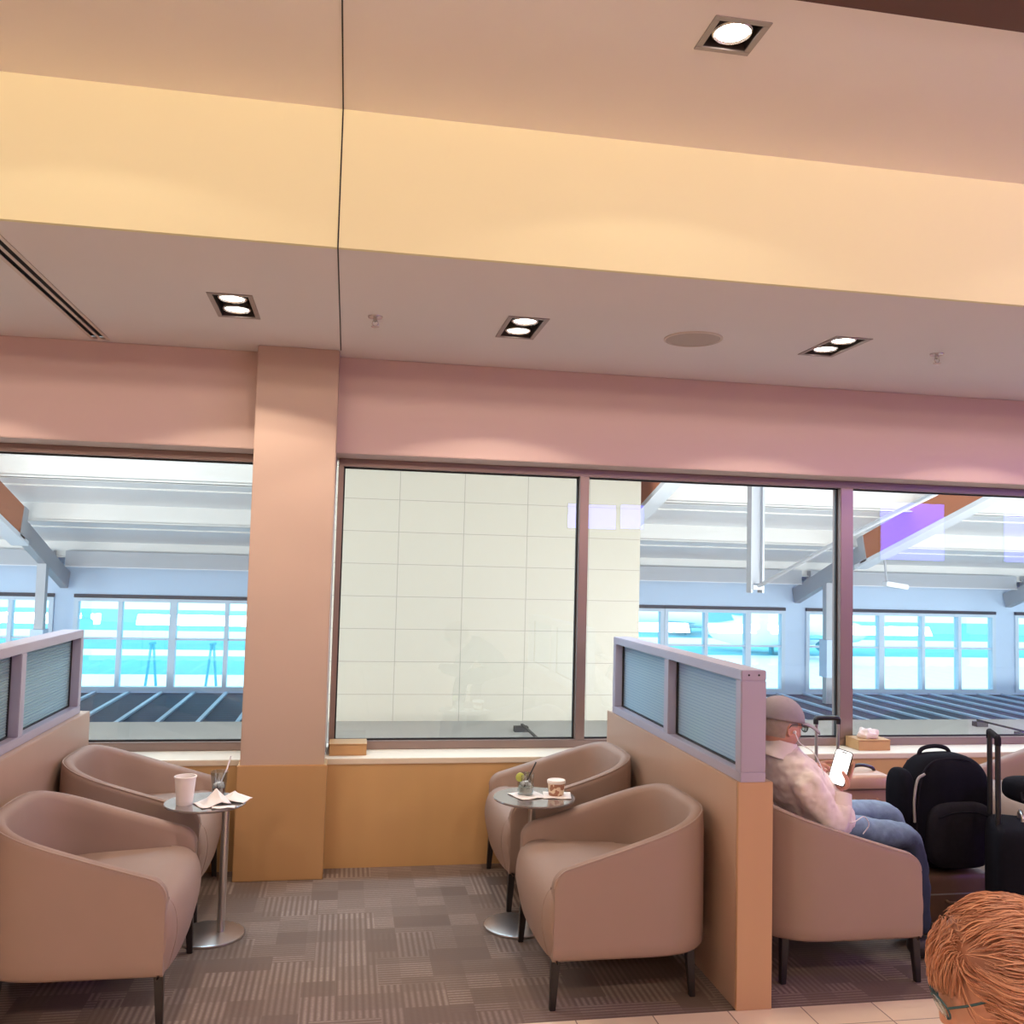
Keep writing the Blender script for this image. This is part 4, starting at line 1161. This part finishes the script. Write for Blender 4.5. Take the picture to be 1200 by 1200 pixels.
for i, ((a, b), cs) in enumerate(zip(bays, cuts)):
    w = struct(bpy.data.objects.new('window_%d' % (i + 3), None)); COL.objects.link(w)
    f = MB(); xs = [a] + cs + [b]; yy0, yy1 = YD - .06, YD + .16; hw = .055
    f.box(a, b, yy0, yy1, WZ0, WZ0 + .09); f.box(a, b, yy0, yy1, WZ1 - .16, WZ1 - .07)
    for k, x in enumerate(xs):
        ww = hw if k in (0, len(xs) - 1) else (.085 if k % 3 == 2 or i == 5 and k < 3 else .05)
        xa, xb = (x, x + 2 * ww) if k == 0 else ((x - 2 * ww, x) if k == len(xs) - 1 else (x - ww, x + ww))
        f.box(xa, xb, yy0, yy1, WZ0 + .09, WZ1 - .16)
    f.box(a, b, yy0 + .04, yy1 - .04, -.42, -.37)
    f.build('window_frame', M['wframe'], w)
    MB().box(a, b, YD - .09, YD + .05, WZ1 - .07, WZ1 + .02).build('blind_roll', M['valance'], w)
    for p, q in zip(xs, xs[1:]):
        MB().box(p + .03, q - .03, YD + .04, YD + .06, WZ0 + .06, WZ1 - .10).build('pane', M['cpane'], w)

# sloping glulam rafters on steel shoes, each with its post
def rafter(x, label, post=True):
    t = thing('roof_rafter', label, 'roof beam', (x, YD, .85), 0, 'sloping timber and steel roof rafters')
    t['kind'] = 'thing'
    def P(y, dz): return (0, y - YD, (YD - y) * TAN + dz)
    ye = 21.3
    MB().bar(P(11.5, .42), P(ye, .42), .30, .62).build('timber_beam', M['timber'], t)
    MB().bar(P(ye, .36), P(24.9, .18), .18, .42).bar(P(ye - .25, .40), P(ye + .02, .40), .34, .66).build('steel_shoe', M['steel'], t)
    MB().bar(P(11.5, .05), P(ye + .2, .05), .34, .10).build('bottom_flange', M['flange'], t)
    if post:
        p = MB().box(-.10, .10, 23.0 - YD, 23.2 - YD, -2.6, .62).build('post', M['steel'], t)
        MB().box(-.14, .14, 22.9 - YD, 23.3 - YD, -1.9, -.9).build('post_cover', M['cwall'], p)
    return t
rafter(12.81, 'timber rafter slanting up over the man in the cap, behind the thick mullion')
rafter(-6.98, 'timber rafter slanting up above the divider by the paper cup')
rafter(5.97, 'timber rafter just beyond the edge of the cream cladding')
rafter(19.65, 'timber rafter end at the far end of the concourse window row')

t = thing('hanging_strut', 'grey steel hanging strut with sloping tie rod beyond the window', 'strut', (7.42, 16.0, 1.37), 0)
t['kind'] = 'thing'
MB().box(-.12, .12, -.02, .02, .05, 3.3).box(-.13, -.09, -.10, .10, -.08, 3.3).box(.09, .13, -.10, .10, -.08, 3.3).build('strut_post', M['steel'], t)
MB().tube([(0, -.05, .02), (0, -3.11, .84), (0, -6.5, 1.62)], .035, 10).build('tie_rod', M['steel'], t, smooth=True)
MB().tube([(-.10, -.11, .02), (.10, -.11, .02)], .045, 12).build('pin', M['flange'], t, smooth=True)

t = thing('mounted_flood_lamp', 'white flood lamp under the eave beam by the thick mullion', 'lamp', (13.2, 20.9, 1.44))
MB().bar((-.1, 0, .06), (.5, 0, -.02), .22, .12).build('lamp_housing', M['flange'], t, bevel=.02)
MB().tube([(0, .05, .08), (0, .3, 1.4)], .03, 8).build('bracket', M['steel'], t)

# small cable ramps on the ledge
for x, y, l in ((3.1, 13.2, 'small dark bracket rail on the pale ledge below the cream cladding'), (12.2, 13.5, 'small dark bracket rail on the ledge beyond the trolley handle')):
    t = thing('bracket_rail', l, 'rail', (x, y, ZLG), 0, 'bracket rails on the ledge')
    MB().bar((0, 2.8, .10), (0, -2.6, .10), .04, .03).build('rail_bar', M['gasket'], t)
    for k in range(5): MB().box(-.16, .08, 2.6 - k * 1.15, 2.75 - k * 1.15, 0, .09).build('bracket', M['gasket'], t)

# apron far below, seen through the far windows
ZA = -9.0
ap = struct(MB().box(-400, 700, 26, 900, ZA - .3, ZA).build('ground_apron', M['concrete']))
for ya, yb, xa, xb in ((150, 215, -400, 700), (92, 110, -400, 40), (118, 135, -400, 120), (300, 800, -400, 700)):
    struct(MB().box(xa, xb, ya, yb, ZA, ZA + .02).build('ground_band', M['asphalt']))
for x, l in ((-7.35, 'teal A-shaped stand outside the far windows, close to the thin mullion'), (-5.1, 'teal A-shaped stand outside the far windows, close to the pier')):
    t = thing('service_stand', l, 'stand', (x, 38, ZA), 0, 'teal A-shaped stands on the apron')
    MB().tube([(-.75, 0, 0), (-.04, 0, 7.4)], .05, 8).build('leg', M['teal'], t)
    MB().tube([(.75, 0, 0), (.04, 0, 7.4)], .05, 8).build('leg', M['teal'], t)
    MB().tube([(-.12, 0, 7.4), (.14, 0, 7.44)], .05, 8).build('crossbar', M['teal'], t)
def airplane(x, y, rz, s, label):
    t = thing('airplane', label, 'airplane', (x, y, ZA), rz, 'aircraft parked on the apron'); t.scale = (s, s, s)
    MB().tube([(-15, 0, 4.0), (-13, 0, 3.5), (-9, 0, 3.2), (9, 0, 3.2), (12.5, 0, 3.0), (14.6, 0, 2.8)], [.3, 1.1, 1.8, 1.8, 1.3, .2], 20).build('fuselage', M['plane'], t, smooth=True)
    for sy in (-1, 1):
        MB()._add and None
        b = MB(); b._add([(3, sy * 1.6, 2.4), (-2.5, sy * 1.6, 2.4), (-5.5, sy * 14, 3.2), (-3.6, sy * 14, 3.2), (3, sy * 1.6, 2.9), (-2.5, sy * 1.6, 2.7), (-5.5, sy * 14, 3.3), (-3.6, sy * 14, 3.35)],
               [(0, 1, 2, 3), (7, 6, 5, 4), (0, 4, 5, 1), (1, 5, 6, 2), (2, 6, 7, 3), (3, 7, 4, 0)]); b.build('wing', M['teal'], t)
        MB().lathe([(.5, -1.6), (.85, -.8), (.85, .8), (.6, 1.6)], n=16, mtx=Matrix.Translation((1.5, sy * 5, 1.7)) @ Matrix.Rotation(PI / 2, 4, 'Y')).build('engine', M['teal'], t, smooth=True)
        MB().tube([(-1.5, sy * 2.2, 2.4), (-1.5, sy * 2.2, .0)], .35, 10).build('landing_gear', M['teal'], t)
    b = MB(); b._add([(-10, -.15, 4.6), (-14.5, -.15, 4.6), (-15.5, -.15, 9.5), (-13.2, -.15, 9.5), (-10, .15, 4.6), (-14.5, .15, 4.6), (-15.5, .15, 9.5), (-13.2, .15, 9.5)],
           [(0, 1, 2, 3), (7, 6, 5, 4), (0, 4, 5, 1), (1, 5, 6, 2), (2, 6, 7, 3), (3, 7, 4, 0)]); b.build('tail_fin', M['teal'], t)
airplane(60, 118, .3, 1.0, 'parked aircraft seen through the far windows beyond the cream cladding')
airplane(60, 160, 2.6, .8, 'smaller parked aircraft seen through the far windows above the divider frame')
# ------------------------------------------------------------------ screens behind the viewer (mirrored in the glass)
def tv(x, z, w, h, label):
    t = thing('mounted_television', label, 'television', (x, YB, z), 0, 'blue televisions on the back wall')
    MB().box(-w / 2 - .02, w / 2 + .02, 0.002, .05, -h / 2 - .02, h / 2 + .02).build('casing', M['black_plastic'], t, bevel=.004)
    MB().box(-w / 2, w / 2, .051, .053, -h / 2, h / 2).build('screen', M['screen'], t)
tv(10.33, 2.50, 1.30, 1.06, 'large blue television mirrored in the glass above the trolley handle')
tv(12.85, 2.54, 1.20, 1.10, 'large blue television mirrored at the edge of the last window')
tv(4.17, 2.56, .86, .42, 'small blue television mirrored in the cream window by the mullion')
tv(4.90, 2.58, .42, .42, 'smallest blue television mirrored beside the mullion')

def area(name, loc, target, size, power, col):
    l = bpy.data.lights.new(name, 'AREA'); l.shape = 'RECTANGLE'; l.size, l.size_y = size; l.energy = power; l.color = col
    o = bpy.data.objects.new(name, l); COL.objects.link(o); o.location = loc
    o.rotation_euler = (Vector(target) - Vector(loc)).to_track_quat('-Z', 'Y').to_euler()
    return o
# lounge lighting behind the viewer: rows of warm ceiling lamps over the rest of the room
def lamp(name, loc, power, col, r):
    l = bpy.data.lights.new(name, 'POINT'); l.energy = power; l.color = col; l.shadow_soft_size = r
    o = bpy.data.objects.new(name, l); COL.objects.link(o); o.location = loc; return o
for x in (-4.2, -1.6, 1.0, 3.6, 6.4, 9.5):
    for y in (-2.6, .3):
        lamp('lounge_lamp', (x, y, 3.08), 70 if x < 5 else 42, (1, .83, .66), .08)
for x in (6.5, 9.0): lamp('violet_fill', (x, 1.4, 3.05), 170, (.36, .16, 1.0), .2)  # added violet fill under the ceiling, apart from the televisions
# concourse fill: added area lights at both open ends
area('concourse_fill', (-22, 16, 2.5), (0, 16, 2.5), (10, 6), 500, (.95, .97, 1.0))
area('concourse_fill', (38, 16, 2.5), (10, 16, 2.5), (10, 6), 700, (.95, .97, 1.0))
for x, pw in ((-13, 1050), (-6.5, 1100), (9, 1350), (14, 680), (20, 520), (27, 520)):
    area('roof_fill', (x, 7.2, -1.0), (x, 17, 5.2), (5, .6), pw, (1, .98, .94))  # added fill, hidden below the sill, brightening the roof underside
area('window_fill', (4.5, 5.62, 2.5), (4.5, 3.6, .9), (20, .35), 850, (.45, .74, 1.0))  # added cool fill above the window head, brightens the divider glass
w = bpy.data.worlds.new('sky'); scene.world = w; w.use_nodes = True
bg = w.node_tree.nodes['Background']; bg.inputs[0].default_value = (.72, .88, 1.0, 1); bg.inputs[1].default_value = 3.2

# ------------------------------------------------------------------ camera
Rw = ((0.9841274, 0.0362665, 0.1737181), (-0.1756183, 0.0582361, 0.9827343), (0.0255237, -0.9976439, 0.0636808))
cam = bpy.data.cameras.new('camera'); co = bpy.data.objects.new('camera', cam); COL.objects.link(co)
co.matrix_world = Matrix([[Rw[i][0], -Rw[i][1], -Rw[i][2], (0, 0, 1.58)[i]] for i in range(3)] + [[0, 0, 0, 1]])
cam.sensor_width = 36; cam.lens = 36 * 1080 / 1200; cam.clip_start = .05; cam.clip_end = 2000
scene.camera = co
vs_ = scene.view_settings
vs_.view_transform = 'Standard'; vs_.look = 'None'; vs_.gamma = 1; vs_.use_curve_mapping = False; vs_.exposure = 0
scene.cycles.max_bounces = 10; scene.cycles.transparent_max_bounces = 16; scene.cycles.diffuse_bounces = 5
scene.cycles.sample_clamp_indirect = 4; scene.cycles.use_denoising = True
scene.cycles.caustics_reflective = False; scene.cycles.caustics_refractive = False
